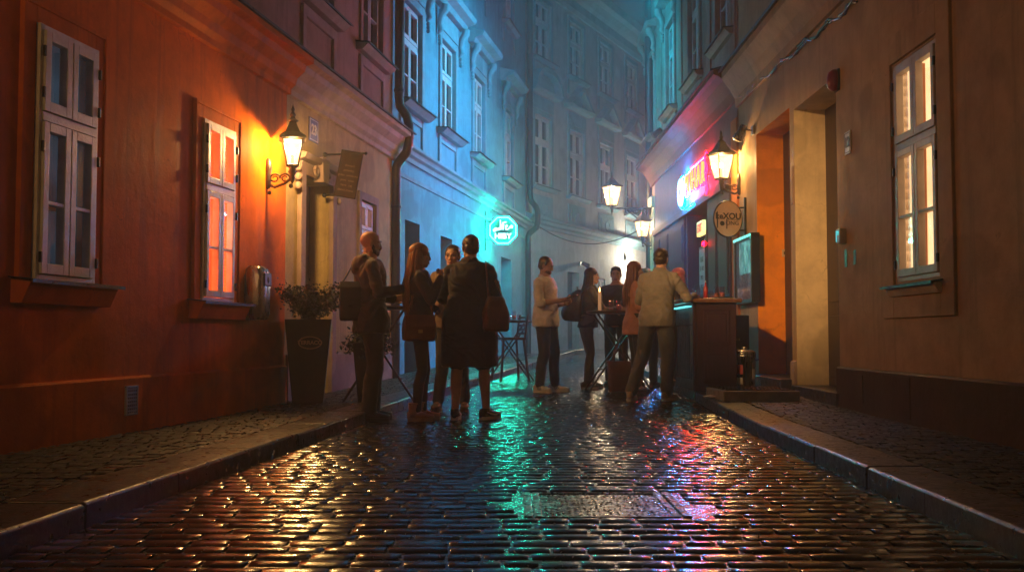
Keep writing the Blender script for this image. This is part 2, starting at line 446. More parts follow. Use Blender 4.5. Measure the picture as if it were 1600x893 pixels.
def setts(name, xa, xb, y0, y1, row, wmin, wmax, dome, z_off, mat, hole=None, n=5, jit=.006, gap=.006, tilt=(.022, .022), hj=.0035):
    mb_v = []; mb_f = []; mi = []
    y = y0; _W = .018 if row < .12 else .008
    while y < y1:
        d = row * rnd.uniform(.93, 1.07)
        ym = y + d / 2; x = xa(ym) + rnd.uniform(-.08, 0); xe = xb(ym)
        wob = rnd.uniform(0, 6.28)
        while x < xe:
            w = rnd.uniform(wmin, wmax)
            a, b = max(x, xa(ym)), min(x + w, xe)
            x += w
            if b - a < .03: continue
            if hole and hole[0] < b and a < hole[1] and hole[2] < y + d and y < hole[3]: continue
            yo = rnd.uniform(-jit, jit) + _W * math.sin(ym * .9 + (a + b) * .45 + wob * .06)
            h0 = rnd.gauss(0, hj); tx, ty = rnd.gauss(0, tilt[0]), rnd.gauss(0, tilt[1])
            gp = gap * rnd.uniform(.7, 1.5); dm = dome * rnd.uniform(.6, 1.5)
            o = len(mb_v); px = rnd.uniform(14, 26); py = rnd.uniform(1.7, 2.6)
            sg = (-1, -.96, -.5, .5, .96, 1) if n == 6 else (-1, -.85, 0, .85, 1); tg = (-1, -.8, -.33, .33, .8, 1) if n == 6 else sg
            for i in range(n):
                for j in range(n):
                    s2, t2 = sg[j], tg[i]; s, t = s2, t2
                    hx, hy = (b - a) / 2 - gp, d / 2 - gp
                    xx = (a + b) / 2 + s2 * hx * (1 - .05 * t * t); yy = ym + yo + t2 * hy * (1 - .06 * s * s)
                    e = (1 - .25 * abs(s2) ** px) * (1 - abs(t2) ** py)
                    z = z_off + gz(ym) + (yy - ym) * .0 + h0 + dm * (e - 1) + tx * s2 * hx + ty * t2 * hy + rnd.gauss(0, .0006)
                    mb_v.append((xx, yy, z))
            for i in range(n - 1):
                for j in range(n - 1):
                    mb_f.append((o + i * n + j, o + i * n + j + 1, o + (i + 1) * n + j + 1, o + (i + 1) * n + j))
        y += d
    me = bpy.data.meshes.new(name); me.from_pydata(mb_v, [], mb_f); me.materials.append(mat)
    me.polygons.foreach_set('use_smooth', [True] * len(mb_f)); me.update()
    return struct(link(name, me))

HOLE = (.05, .83, 4.72, 5.46)            # the iron cover set into the setts
setts('road', lambda y: kerbL(y) + .005, lambda y: kerbR(y) - .005, 1.6, 21, .125, .13, .26, .0105, 0.0, M['sett'], HOLE, 6, .004, .005, (.002, .012), .0012)
setts('road_far', lambda y: kerbL(y) + .005, lambda y: kerbR(y) - .005, 21.06, 34, .2, .2, .3, .012, 0.0, M['sett'], None, 5, .005, .005, (.003, .014), .0015).name = 'road'
setts('pavement', lambda y: wallL(y) + .0, lambda y: kerbL(y) - .36, 2.4, 22, .105, .085, .13, .006, KH + .002, M['pave'], None, 5, .01, .006, (.02, .02), .002)
setts('pavement', lambda y: kerbR(y) + .33, lambda y: wallR(y), 2.4, 23, .105, .085, .13, .006, KH + .002, M['pave'], None, 5, .01, .006, (.02, .02), .002)

# kerb stones: long granite slabs with worn edges
def kerb(fx, side, y0, y1, width):
    mb = MB(); y = y0
    while y < y1:
        L = rnd.uniform(.75, 1.3); a, b = y + .006, y + L - .006
        o = side * .0; dz = rnd.gauss(0, .003); j = rnd.gauss(0, .004)
        x0, x1 = fx(a) + j, fx(b) + j
        za, zb = gz(a) + KH + dz, gz(b) + KH + dz
        vs = []
        for (x, yy, z) in ((x0, a, za), (x1, b, zb)):
            vs += [(x, yy, z - .25), (x, yy, z - .012), (x + side * .014, yy, z), (x + side * width, yy, z + .002), (x + side * width, yy, z - .25)]
        fs = [(i, (i + 1) % 5, 5 + (i + 1) % 5, 5 + i) for i in range(5)] + [(4, 3, 2, 1, 0), (5, 6, 7, 8, 9)]
        mb.add(vs, fs)
        y += L
    struct(mb.build('kerb', M['slab'], bevel=.006))
kerb(kerbL, -1, 1.5, 26, .345)
kerb(kerbR, 1, 1.5, 23.4, .31)

def ground_sheet(name, xa, xb, z, mat, y0=-6, y1=46, step=.5):
    vs, fs = [], []; k = int((y1 - y0) / step)
    for i in range(k + 1):
        y = y0 + i * step; zz = gz(y) + z
        vs += [(xa(y), y, zz), (xb(y), y, zz)]
    for i in range(k): fs.append((2 * i, 2 * i + 1, 2 * i + 3, 2 * i + 2))
    mb = MB(); mb.add(vs, fs); return struct(mb.build(name, mat, fix=False))
ground_sheet('ground', lambda y: -20, lambda y: 24, -.03, M['grout'])
ground_sheet('road_bed', kerbL, kerbR, -.0115, M['grout'])
ground_sheet('pavement_bed', wallL, lambda y: kerbL(y) - .1, KH - .010, M['grout'], y1=24)
ground_sheet('pavement_bed', lambda y: kerbR(y) + .1, wallR, KH - .010, M['grout'], y1=23)

# grit chips that stand in for wet glints in the joints
gr = MB()
for k in range(2600):
    y = 2.6 + 15 * rnd.random() ** 1.6; a, b = kerbL(y), kerbR(y); x = rnd.uniform(a, b)
    if HOLE[0] < x < HOLE[1] and HOLE[2] < y < HOLE[3]: continue
    r = rnd.uniform(.003, .0075); c = V((x, y, gz(y) - .003))
    gr.add([c + V((rnd.uniform(-r, r), rnd.uniform(-r, r), rnd.uniform(-.2, 1) * r)) for q in range(3)] + [c + V((rnd.uniform(-r, r), rnd.uniform(-r, r), r * 1.2))], [(0, 1, 3), (1, 2, 3), (2, 0, 3), (0, 2, 1)])
g = gr.build('glint_grit', pmat('pale_glint_grit', (.3, .27, .24), (.12, .11, .1), 40, .12)); g['kind'] = 'stuff'

# cast iron cover with its frame, in the middle of the lane
M['iron'] = pmat('wet_cast_iron', (.03, .028, .028), (.012, .012, .012), 9, .3, .12, .4, 70, metal=.6)
mh = thing('manhole_cover', 'rectangular studded iron cover set in the wet cobbles', 'manhole cover', (.44, 5.09, 0))
f = MB()
for sx in (-1, 1):
    f.box(sx * .385, sx * .345, -.365, .365, -.03, -.002); f.box(sx * .335, sx * .30, -.365, .365, -.03, -.004)
for sy in (-1, 1): f.box(-.3, .3, sy * .365, sy * .34, -.03, -.005)
f.build('frame', M['iron'], mh, bevel=.004)
f = MB(); f.box(-.295, .295, -.335, .335, -.03, -.014)
for i in range(21):
    for j in range(24):
        x = -.28 + i * .028 + rnd.gauss(0, .004); y = -.32 + j * .0278 + rnd.uniform(0, .02)
        f.ball((x + rnd.gauss(0, .002), y, -.014), (.009, .009, rnd.uniform(.002, .007)), 6, 4)
f.build('lid', M['iron'], mh)
# ------------------------------------------------------------------ house materials
M['orange'] = plaster('orange_render', (.72, .150, .004), (.54, .105, .003))
M['ochre'] = plaster('ochre_render', (.50, .37, .17), (.38, .27, .12))
M['pink'] = plaster('dusty_pink_render', (.34, .21, .17), (.26, .16, .13))
M['pale'] = plaster('cyan_tinted_render', (.11, .31, .37), (.08, .225, .27))  # cyan of the floodlight wash is mixed into this render's colour
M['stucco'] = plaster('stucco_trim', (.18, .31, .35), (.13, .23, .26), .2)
M['greige'] = plaster('grey_beige_render', (.36, .38, .37), (.27, .29, .28))
M['beige'] = plaster('beige_render', (.36, .24, .15), (.27, .175, .105))
M['cream_rev'] = plaster('cream_reveal', (.66, .52, .33), (.5, .4, .26), .3)
M['orange_rev'] = plaster('bright_orange_reveal', (.80, .27, .008), (.70, .22, .008), .2)
M['brownplinth'] = plaster('brown_plinth', (.075, .048, .036), (.05, .033, .025), .4, .5)
M['trimpink'] = plaster('worn_trim', (.36, .26, .23), (.26, .18, .16), .3)
M['white'] = pmat('old_white_paint', (.74, .69, .66), (.52, .46, .43), 7, .45, .12, .3, 50)
M['greywood'] = pmat('grey_window_paint', (.48, .42, .40), (.33, .28, .27), 7, .45, .1, .3, 50)
M['bluewhite'] = pmat('pale_window_paint', (.5, .5, .5), (.4, .4, .4), 7, .5, .1, .2, 50)
M['sheet'] = pmat('dark_sheet_metal', (.035, .035, .04), (.02, .02, .022), 8, .35, .1, .2, 30, metal=.8)
M['black'] = pmat('black_iron', (.018, .017, .017), (.01, .01, .01), 12, .4, .1, .25, 70, metal=.5)
M['steel'] = pmat('brushed_steel', (.42, .40, .38), (.28, .27, .26), 12, .28, .1, .15, 60, metal=1, stretch=(1, 1, .15))
M['glass'] = glass('window_glass')
M['darkroom'] = pmat('unlit_room', (.012, .013, .016), (.006, .006, .008), 3, .8)
M['darkwood'] = wood('dark_door_wood', (.055, .03, .02), (.025, .014, .01), .45)
M['barwood'] = wood('shopfront_wood', (.040, .015, .022), (.02, .008, .012), .65, 2, 0, .18)
M['zinc'] = pmat('brown_downpipe', (.05, .028, .022), (.03, .018, .015), 8, .35, .1, .2, 40, metal=.4)
M['lit_orange'] = glow('orange_lit_room', (1.0, .17, .04), 3.6, (.85, .10, .018), 3.0, (1, 1, .5))
M['lit_cream'] = glow('cream_lit_room', (1.0, .66, .32), .85, (.8, .42, .16), 2.0, (1, 1, .6))
M['lit_dim'] = glow('dim_pink_curtain', (.9, .45, .32), .45, (.6, .22, .16), 4.0, (3, 1, .4))

# ================================================================== left: orange house and ochre house
LA = V((-4.636, -3)); Ld = V((.1625, 1)).normalized()
def Lp(y): return V((-4.149 + .1625 * y, y))
FO = Fac(Lp(-3), Lp(10.79)); FY = Fac(Lp(10.79), Lp(14.8))
ZC = 3.38                                # underside of the cornice
CORN = [(.02, 0), (-.05, 0), (-.05, .06), (-.10, .10), (-.12, .17), (-.20, .24), (-.22, .30), (-.30, .32), (-.30, .38), (.02, .46)]
def cornice(parent, F, u0, u1, mat, zc=ZC, prof=CORN, name='cornice', sheet=True, k=1.0):
    mb = MB(); mb.extrude_u(u0, u1, [(y * k, zc + z * k) for y, z in prof])
    o = mb.build(name, mat, parent, bevel=.006)
    if sheet:
        s = MB(); s.extrude_u(u0 - .01, u1 + .01, [(-.335 * k, zc + .375 * k), (-.335 * k, zc + .395 * k), (.02, zc + .485 * k), (.02, zc + .465 * k)])
        s.build('flashing', M['sheet'], o)
    return o
def sill(parent, u0, u1, z, mat, out=.12, top=True, h=.07):
    s = MB(); s.extrude_u(u0, u1, [(.03, z - h), (-out * .55, z - h), (-out * .9, z - .02), (-out, z), (-out, z + .01), (.03, z + .03)])
    s.build('sill', mat, parent, bevel=.004)
    if top:
        t = MB(); t.extrude_u(u0 - .03, u1 + .03, [(.03, z + .033), (-out - .03, z + .012), (-out - .03, z - .005), (-out - .033, z - .005), (-out - .033, z + .018), (.03, z + .04)])
        t.build('sill_flashing', M['sheet'], parent)

ho = thing('house', 'orange plastered house with white casement windows on the left', 'house', FO.world(0), FO.rot)
w1 = (FO.u(55, .06), FO.u(149, .06), FO.z(100, 441, .06), FO.z(57, 30, .06)); w2 = (FO.u(317, .05), FO.u(367, .05), FO.z(340, 472, .05), FO.z(318, 182, .05))
mb = MB()
wall_mesh(mb, 0, FO.L, -.3, 3.5, [w1 + (.10, 0), w2 + (.10, 0)], roof=False)
for w in (w1, w2):
    trim(mb, w[0], w[1], w[2], w[3], .11, .022); trim(mb, w[0] - .11, w[1] + .11, w[2], w[3] + .11, .03, .034)
mb.build('wall', M['orange'], ho, bevel=.005)
mb = MB(); mb.extrude_u(0, FO.L - .01, [(.02, -.3), (-.035, -.3), (-.035, .50), (-.02, .515), (.02, .52)])
mb.build('plinth', M['orange'], ho)
M['dim_room'] = glow('dim_blue_room', (.05, .10, .16), .22, (.015, .02, .03), 2.5)
a = window(ho, *w1, .0, M['white'], M['glass'], M['dim_room'], .36, True, .06, hinge=M['black'], inner=M['bluewhite'])
b = window(ho, *w2, .01, M['white'], M['glass'], M['lit_orange'], .37, True, .05, hinge=M['black'])
b['label'] = 'orange lit casement window'
M['curtain'] = cloth('thin_curtain', (.5, .3, .2), .9, 120)
ctr = M['curtain'].node_tree; tl = nd(ctr, 'ShaderNodeBsdfTranslucent', Color=(.75, .4, .25, 1)); mx_ = nd(ctr, 'ShaderNodeMixShader'); mx_.inputs[0].default_value = .7
ctr.links.new(ctr.nodes['Principled BSDF'].outputs[0], mx_.inputs[1]); ctr.links.new(tl.outputs[0], mx_.inputs[2]); ctr.links.new(mx_.outputs[0], ctr.nodes['Material Output'].inputs['Surface'])
curtains(b, *w2, .14, M['curtain'], .34)
for w, wo in ((w1, a), (w2, b)):
    sill(wo, w[0] - .17, w[1] + .16, w[2] - .02, M['orange'], .14, h=.13)
cornice(ho, FO, 0, FO.L, M['orange'])
# upper storey of the orange house, set a hand's breadth back
mb = MB(); up = (FO.L - 2.1, FO.L - 1.2, 4.55, 6.2)
wall_mesh(mb, 0, FO.L, 3.80, 11.0, [up + (.16, 0)])
trim(mb, *up, .12, .03)
mb.build('upper_wall', M['pink'], ho)
wo = window(ho, *up, .1, M['greywood'], M['glass'], M['darkroom'], .33)
sill(wo, up[0] - .2, up[1] + .2, up[2] - .02, M['trimpink'], .14)
# vent grille low in the wall
g = MB(); gu, gzz = FO.uz(205, 625, .04)
for q in ((gu - .085, gu - .07), (gu + .07, gu + .085)): g.box(q[0], q[1], -.05, -.03, gzz - .11, gzz + .11)
for q in ((gzz - .11, gzz - .095), (gzz + .095, gzz + .11)): g.box(gu - .085, gu + .085, -.049, -.03, q[0], q[1])
for k in range(7): g.box(gu - .07, gu + .07, -.046, -.03, gzz - .085 + k * .027, gzz - .073 + k * .027)
for k in range(5): g.box(gu - .06 + k * .027, gu - .05 + k * .027, -.044, -.03, gzz - .095, gzz + .095)
g.build('vent_grille', pmat('grille_paint', (.42, .34, .27), (.3, .24, .19), 8, .5), ho, bevel=.002)

# glowing octagon put inside the orange window in place of a sign's reflection
def octagon(r, k=.42): return [(r, r * k), (r * k, r), (-r * k, r), (-r, r * k), (-r, -r * k), (-r * k, -r), (r * k, -r), (r, -r * k)]
M['reflection_glow'] = glow('warm_reflection_glow', (1.0, .78, .55), 9)
n = thing('neon_sign', 'warm white octagon behind the orange lit window panes, in place of a sign reflection', 'neon sign', FO.world((w2[0] + w2[1]) / 2, .2, FO.z(342, 352)), FO.rot)
t = MB(); t.tube([(x, 0, z) for x, z in octagon(.13)], .008, 6, closed=True); t.build('tube', M['reflection_glow'], n)
t = MB(); t.merge_mesh(text_mesh('HIBY', .075, .004, .003), Matrix.Translation((0, 0, -.055)) @ STAND)
t.merge_mesh(text_mesh('adfeo', .08, .004, .002, .25), Matrix.Translation((0, 0, .035)) @ STAND); t.build('lettering', M['reflection_glow'], n)

hy = thing('house', 'ochre plastered house with dark doorway between orange house and downpipe', 'house', FY.world(0), FY.rot)
dr = (FY.u(470), FY.u(513), -.3, FY.z(470, 272)); wy = (FY.u(561), FY.u(584), FY.z(570, 420), FY.z(565, 312))
mb = MB(); wall_mesh(mb, 0, FY.L, -.3, 3.5, [dr + (.34, 0), wy + (.14, 0)], roof=False)
mb.build('wall', M['ochre'], hy)
mb = MB(); mb.extrude_u(.04, dr[0] - .1, [(.02, -.3), (-.03, -.3), (-.03, .6), (-.015, .62), (.02, .63)])
mb.extrude_u(dr[1] + .1, FY.L, [(.02, -.3), (-.03, -.3), (-.03, .6), (-.015, .62), (.02, .63)])
mb.build('plinth', M['trimpink'], hy)
# door and its carved surround
mb = MB(); trim(mb, dr[0], dr[1], 0, dr[3], .14, .05)
mb.extrude_u(dr[0] - .2, dr[1] + .2, [(.02, dr[3] + .14), (-.1, dr[3] + .16), (-.13, dr[3] + .22), (.02, dr[3] + .26)])
dm = (dr[0] + dr[1]) / 2
mb.plate([(dm - .09, dr[3] - .03), (dm + .09, dr[3] - .03), (dm + .13, dr[3] + .25), (dm - .13, dr[3] + .25)], -.12, 0)
for sx in (-1, 1):
    mb.tube([(dm + sx * (.2 + .05 * math.cos(a)), -.07, dr[3] + .08 + .05 * math.sin(a)) for a in [k * .7 for k in range(10)]], .02, 7)
    for k in range(3): mb.ball((dm + sx * .68, -.04, dr[3] + .05 - .1 * k), (.04, .04, .045), 8, 6)
mb.build('door_surround', M['trimpink'], hy, bevel=.006)
mb = MB(); mb.box(dr[0], dr[1], .24, .29, -.3, dr[3])
for k in range(2):
    for q in ((.25, .95), (1.05, 1.9)): mb.box(dr[0] + .07 + k * (dr[1] - dr[0]) / 2, dr[0] + (k + 1) * (dr[1] - dr[0]) / 2 - .07, .22, .24, q[0], q[1])
do = mb.build('door', M['darkwood'], hy, bevel=.008)
mb = MB(); mb.box(dr[0] + .1, dr[0] + .3, .205, .22, 1.25, 1.55); mb.build('notice', M['black'], do)
wo = window(hy, *wy, .08, M['white'], M['glass'], M['lit_dim'], .45, True, .045)
mb = MB(); trim(mb, *wy, .1, .03, True); mb.build('window_trim', M['trimpink'], wo)
cornice(hy, FY, .0, FY.L + .12, plaster('pale_cornice', (.55, .42, .34), (.42, .31, .26), .4), ZC)
mb = MB(); ups = [(FY.u(470), FY.u(512), FY.z(500, 52), 6.6), (FY.u(560), FY.u(588), FY.z(575, 106), 6.6)]
ups[0] = (ups[0][0], ups[0][0] + .92, 4.62, 6.35); ups[1] = (FY.u(561), FY.u(561) + .92, 4.62, 6.35)
wall_mesh(mb, 0, FY.L, 3.8, 11.0, [q + (.16, 0) for q in ups])
for q in ups: trim(mb, *q, .1, .03)
mb.build('upper_wall', M['pink'], hy)
for q in ups:
    wo = window(hy, *q, .1, M['greywood'], M['glass'], M['darkroom'], .33)
    sill(wo, q[0] - .22, q[1] + .22, q[2] - .02, M['trimpink'], .16)
    mb = MB(); a0, a1, z1 = q[0] - .1, q[1] + .1, q[2] - .12     # apron panel under the sill
    mb.box(a0, a0 + .1, -.035, .02, z1 - .6, z1); mb.box(a1 - .1, a1, -.035, .02, z1 - .6, z1); mb.box(a0 + .1, a1 - .1, -.035, .02, z1 - .12, z1)
    mb.build('apron', M['trimpink'], wo, bevel=.005)
# blue house number
def number_plate(parent, u, z, s, w, h, face, ink, y=-.0):
    p = MB(); p.box(u - w / 2, u + w / 2, y - .012, y, z - h / 2, z + h / 2)
    o = p.build('number_plate', face, parent, bevel=.003)
    t = MB(); t.merge_mesh(text_mesh(s, h * .62, .002, .004), Matrix.Translation((u, y - .014, z)) @ STAND)
    for q in ((u - w * .44, u - w * .40), (u + w * .40, u + w * .44)): t.box(q[0], q[1], y - .0145, y - .0125, z - h * .44, z + h * .44)
    for q in ((z - h * .44, z - h * .41), (z + h * .41, z + h * .44)): t.box(u - w * .40, u + w * .40, y - .0145, y - .0125, q[0], q[1])
    t.build('numeral', ink, o, fix=False)
M['enamel_blue'] = pmat('blue_enamel', (.05, .05, .09), (.03, .03, .06), 6, .3)
M['enamel_white'] = pmat('white_enamel', (.62, .56, .5), (.5, .45, .4), 6, .35)
M['ink'] = pmat('black_lettering', (.015, .014, .013), None, 6, .5)
nu, nz = FY.uz(489, 204); number_plate(hy, nu, nz, '23', .3, .27, M['enamel_blue'], M['enamel_white'])

# ================================================================== left: tall blue-lit house
FC = Fac((-1.886, 14.8), (.347, 26.1))
hc = thing('house', 'pale stuccoed house with scroll hoods over its windows, washed in cyan light', 'house', FC.world(0), FC.rot)
ZS = 3.55
gops = [(FC.u(632), FC.u(655), -.3, FC.z(640, 345)), (FC.u(688), FC.u(706), -.3, FC.z(695, 370)), (FC.u(727), FC.u(742), 1.0, FC.z(735, 385)), (FC.u(783), FC.u(799), -.3, FC.z(790, 403))]
cu = [FC.u(641), FC.u(698), FC.u(747), FC.u(794)]
cw = [(u - .5, u + .5, 4.45, 6.1) for u in cu]; cw2 = [(u - .5, u + .5, 8.1, 9.6) for u in cu]
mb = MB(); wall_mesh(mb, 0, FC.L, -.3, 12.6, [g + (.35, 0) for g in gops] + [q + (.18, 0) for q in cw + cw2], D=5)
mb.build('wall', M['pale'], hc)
STR = [(.02, 0), (-.04, .0), (-.05, .07), (-.10, .10), (-.12, .16), (-.17, .18), (-.17, .23), (.02, .30)]
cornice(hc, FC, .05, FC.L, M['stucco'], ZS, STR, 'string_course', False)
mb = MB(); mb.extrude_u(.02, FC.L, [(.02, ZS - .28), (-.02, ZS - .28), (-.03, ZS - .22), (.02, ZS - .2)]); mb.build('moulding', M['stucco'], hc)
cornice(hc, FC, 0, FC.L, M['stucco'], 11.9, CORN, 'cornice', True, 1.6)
for i, g in enumerate(gops):
    if i == 2:
        wo = window(hc, *g, .12, M['bluewhite'], M['glass'], M['darkroom'], .4)
        continue
    mb = MB(); mb.box(g[0], g[1], .3, .34, g[2], g[3])
    for q in ((.2, 1.0), (1.1, 2.0)): mb.box(g[0] + .1, g[1] - .1, .285, .3, q[0] + gz(18), q[1] + gz(18))
    mb.build('door', M['darkwood'], hc, bevel=.006)
def scroll(mb, x, z, y=-.0, s=1, flip=1):
    pts = [(x, y - .10 - .06 * s, z), (x, y - .15 * s, z - .09 * s), (x, y - .08 * s, z - .2 * s), (x, y - .055 * s, z - .34 * s), (x, y - .08 * s, z - .44 * s), (x, y - .03 * s, z - .52 * s)]
    mb.tube(pts, [.075 * s, .085 * s, .06 * s, .05 * s, .055 * s, .02 * s], 8)
    for k in range(3): mb.ball((x, y - .06, z - .56 * s - .06 * k), (.04 - .008 * k, .04, .04), 8, 5)
for q in cw:
    wo = window(hc, *q, .1, M['bluewhite'], M['glass'], M['darkroom'], .36, True, .055)
    sill(wo, q[0] - .24, q[1] + .24, q[2] - .02, M['stucco'], .2)
    mb = MB(); trim(mb, q[0], q[1], q[2], q[3], .14, .04)
    mb.box(q[0] - .14, q[1] + .14, -.045, .02, q[3] + .16, q[3] + .48)          # frieze panel
    z = q[3] + .52
    mb.extrude_u(q[0] - .42, q[1] + .42, [(.02, z), (-.12, z), (-.16, z + .08), (-.30, z + .12), (-.34, z + .20), (.02, z + .30)])
    for sx in (q[0] - .26, q[1] + .26): scroll(mb, sx, z - .02)
    mb.build('hood', M['stucco'], wo, bevel=.008)
    mb = MB(); z1 = q[2] - .1
    for a, b in ((q[0] - .16, q[0] - .03), (q[1] + .03, q[1] + .16)):
        mb.box(a, b, -.04, .02, z1 - .5, z1)
        for k in range(3): mb.ball(((a + b) / 2, -.03, z1 - .53 - .06 * k), (.05 - .01 * k, .035, .045), 8, 5)
    mb.box(q[0] - .03, q[1] + .03, -.03, .02, z1 - .12, z1)
    mb.build('apron', M['stucco'], wo, bevel=.005)
for q in cw2:
    wo = window(hc, *q, .1, M['bluewhite'], M['glass'], M['darkroom'], .36, True, .055)
    sill(wo, q[0] - .2, q[1] + .2, q[2] - .02, M['stucco'], .16)
    mb = MB(); trim(mb, *q, .13, .04)
    for a, b in ((q[0] - .16, q[0] - .05), (q[1] + .05, q[1] + .16)): mb.box(a, b, -.035, .02, q[2] - .5, q[2] - .1)
    mb.build('window_trim', M['stucco'], wo)

# ================================================================== far house closing the bend
FD = Fac((.347, 26.1), (9.35, 44.1))
hd = thing('house', 'grey house with round and pointed window pediments closing the bend in the haze', 'house', FD.world(0), FD.rot)
du = [FD.u(848), FD.u(893), FD.u(943), FD.u(988)]; sp = du[1] - du[0]; du = [du[0] + k * (du[3] - du[0]) / 3 for k in range(5)]
dw = [(u - .52, u + .52, 4.75, 6.65) for u in du]; dw2 = [(u - .5, u + .5, 8.15, 9.75) for u in du]
dg_ = [(FD.u(887), FD.u(905), -.2, FD.z(895, 425)), (FD.u(935), FD.u(946), .9, FD.z(940, 435))]
mb = MB(); wall_mesh(mb, 0, FD.L, -.3, 11.0, [g + (.3, 0) for g in dg_] + [q + (.18, 0) for q in dw + dw2], D=6)
mb.build('wall', M['greige'], hd)
cornice(hd, FD, 0, FD.L, M['stucco'], ZS + .1, STR, 'string_course', False, 1.2)
mb = MB(); mb.extrude_u(0, FD.L, [(.02, 10.0), (-.06, 10.0), (-.10, 10.12), (-.10, 10.35), (-.2, 10.42), (-.34, 10.55), (-.5, 10.6), (-.55, 10.8), (.02, 11.1)])
mb.build('cornice', M['stucco'], hd)
mb = MB(); mb.box(dg_[0][0], dg_[0][1], .22, .28, -.2, dg_[0][3]); mb.box(dg_[0][0] + .1, dg_[0][1] - .1, .2, .22, .8, 1.8); mb.build('door', M['darkwood'], hd)
window(hd, *dg_[1], .1, M['bluewhite'], M['glass'], M['darkroom'])
for i, q in enumerate(dw):
    wo = window(hd, *q, .1, M['bluewhite'], M['glass'], M['darkroom'], .36)
    sill(wo, q[0] - .22, q[1] + .22, q[2] - .02, M['stucco'], .18)
    mb = MB(); trim(mb, *q, .13, .04); mb.box(q[0] - .13, q[1] + .13, -.045, .02, q[3] + .15, q[3] + .5)
    z = q[3] + .55; a, b = q[0] - .34, q[1] + .34; mcen = (a + b) / 2; hw = (b - a) / 2
    mb.extrude_u(a, b, [(.02, z), (-.2, z + .02), (-.24, z + .1), (.02, z + .14)])
    if i == 0:                            # segmental pediment
        arc = [(mcen + hw * math.cos(t), z + .1 + .62 * math.sin(t)) for t in [math.pi * k / 12 for k in range(13)]]
        inn = [(mcen + (hw - .13) * math.cos(t), z + .1 + .48 * math.sin(t)) for t in [math.pi * k / 12 for k in range(13)]]
    else:
        arc = [(b, z + .1), (mcen, z + .72), (a, z + .1)]; inn = [(b - .24, z + .1), (mcen, z + .57), (a + .24, z + .1)]
    mb.plate(arc + inn[::-1], -.26, .02); mb.plate(inn, -.06, .02)
    mb.build('pediment', M['stucco'], wo, bevel=.008)
    mb = MB(); mb.box(q[0] - .1, q[1] + .1, -.03, .02, q[2] - .95, q[2] - .22); mb.box(q[0] + .05, q[1] - .05, -.05, -.03, q[2] - .82, q[2] - .34)
    mb.tube([(mcen + .2 * math.cos(t), -.05, q[2] - .58 + .14 * math.sin(t)) for t in [k * .7 for k in range(9)]], .025, 6)
    mb.build('apron', M['stucco'], wo, bevel=.006)
for q in dw2:
    wo = window(hd, *q, .1, M['bluewhite'], M['glass'], M['darkroom'], .36)
    sill(wo, q[0] - .2, q[1] + .2, q[2] - .02, M['stucco'], .16)
    mb = MB(); trim(mb, *q, .12, .04)
    for a, b in ((q[0] - .16, q[0] - .05), (q[1] + .05, q[1] + .16)): mb.box(a, b, -.035, .02, q[2] - .5, q[2] - .1)
    mb.build('window_trim', M['stucco'], wo)

# ================================================================== right: bar house (far) and beige house (near)
FE = Fac((3.21, 23.3), (3.28, 14.7)); FF = Fac((3.28, 14.7), (3.28, -3.0))
he = thing('house', 'bar house with dark wood shopfront below a pink upper storey on the right', 'house', FE.world(0), FE.rot)
eu = [FE.u(1021), FE.u(1052), FE.u(1090), FE.u(1137)]
ew = [(u - .5, u + .5, 5.35, 7.2) for u in eu]
door = (FE.u(1075), FE.u(1110), -.3, 3.05)
mb = MB(); wall_mesh(mb, 0, FE.L, -.3, 12, [q + (.16, 0) for q in ew] + [(door[0], door[1], door[2], door[3], .9, 1)], D=6)
mb.build('wall', [M['pink'], M['barwood']], he)
for k, q in enumerate(ew):
    wo = window(he, *q, .1, M['greywood'], M['glass'], M['darkroom'], .33)
    sill(wo, q[0] - .22, q[1] + .22, q[2] - .02, M['trimpink'], .16)
    mb = MB(); trim(mb, *q, .12, .045); z1 = q[2] - .1; mb.box(q[0] - .1, q[1] + .1, -.03, .02, z1 - .55, z1)
    if k < 2:
        mb.extrude_u(q[0] - .3, q[1] + .3, [(.02, q[3] + .5), (-.2, q[3] + .54), (-.24, q[3] + .62), (.02, q[3] + .7)])
        for sx in (q[0] - .2, q[1] + .2): scroll(mb, sx, q[3] + .48)
    mb.build('window_trim', M['trimpink'], wo, bevel=.006)
# pilaster strips on the upper wall and at the far corner
mb = MB()
for u in (FE.u(1036), FE.u(1068), FE.u(1113), FE.u(1152)): mb.box(u - .16, u + .16, -.03, .02, 4.9, 11.9)
mb.build('pilaster', M['pink'], he, bevel=.005)
mb = MB(); mb.box(.0, .5, -.05, .02, -.3, 3.95); mb.box(.06, .44, -.07, -.05, .5, 3.6); mb.box(-.03, .54, -.1, .02, 3.72, 3.95)
mb.build('corner_pilaster', M['cream_rev'], he, bevel=.008)
# coved cornice over the shopfront
zc = 4.22
mb = MB(); mb.extrude_u(-.02, FE.L, [(.02, zc), (-.05, zc), (-.06, zc + .05), (-.09, zc + .14), (-.14, zc + .23), (-.21, zc + .31), (-.30, zc + .37), (-.36, zc + .39), (-.36, zc + .45), (.02, zc + .54)])
co = mb.build('cornice', plaster('red_brown_cove', (.13, .07, .06), (.095, .05, .045)), he, bevel=.005)
mb = MB(); mb.extrude_u(-.03, FE.L, [(-.40, zc + .44), (-.40, zc + .47), (.02, zc + .58), (.02, zc + .56)]); mb.build('flashing', M['sheet'], co)
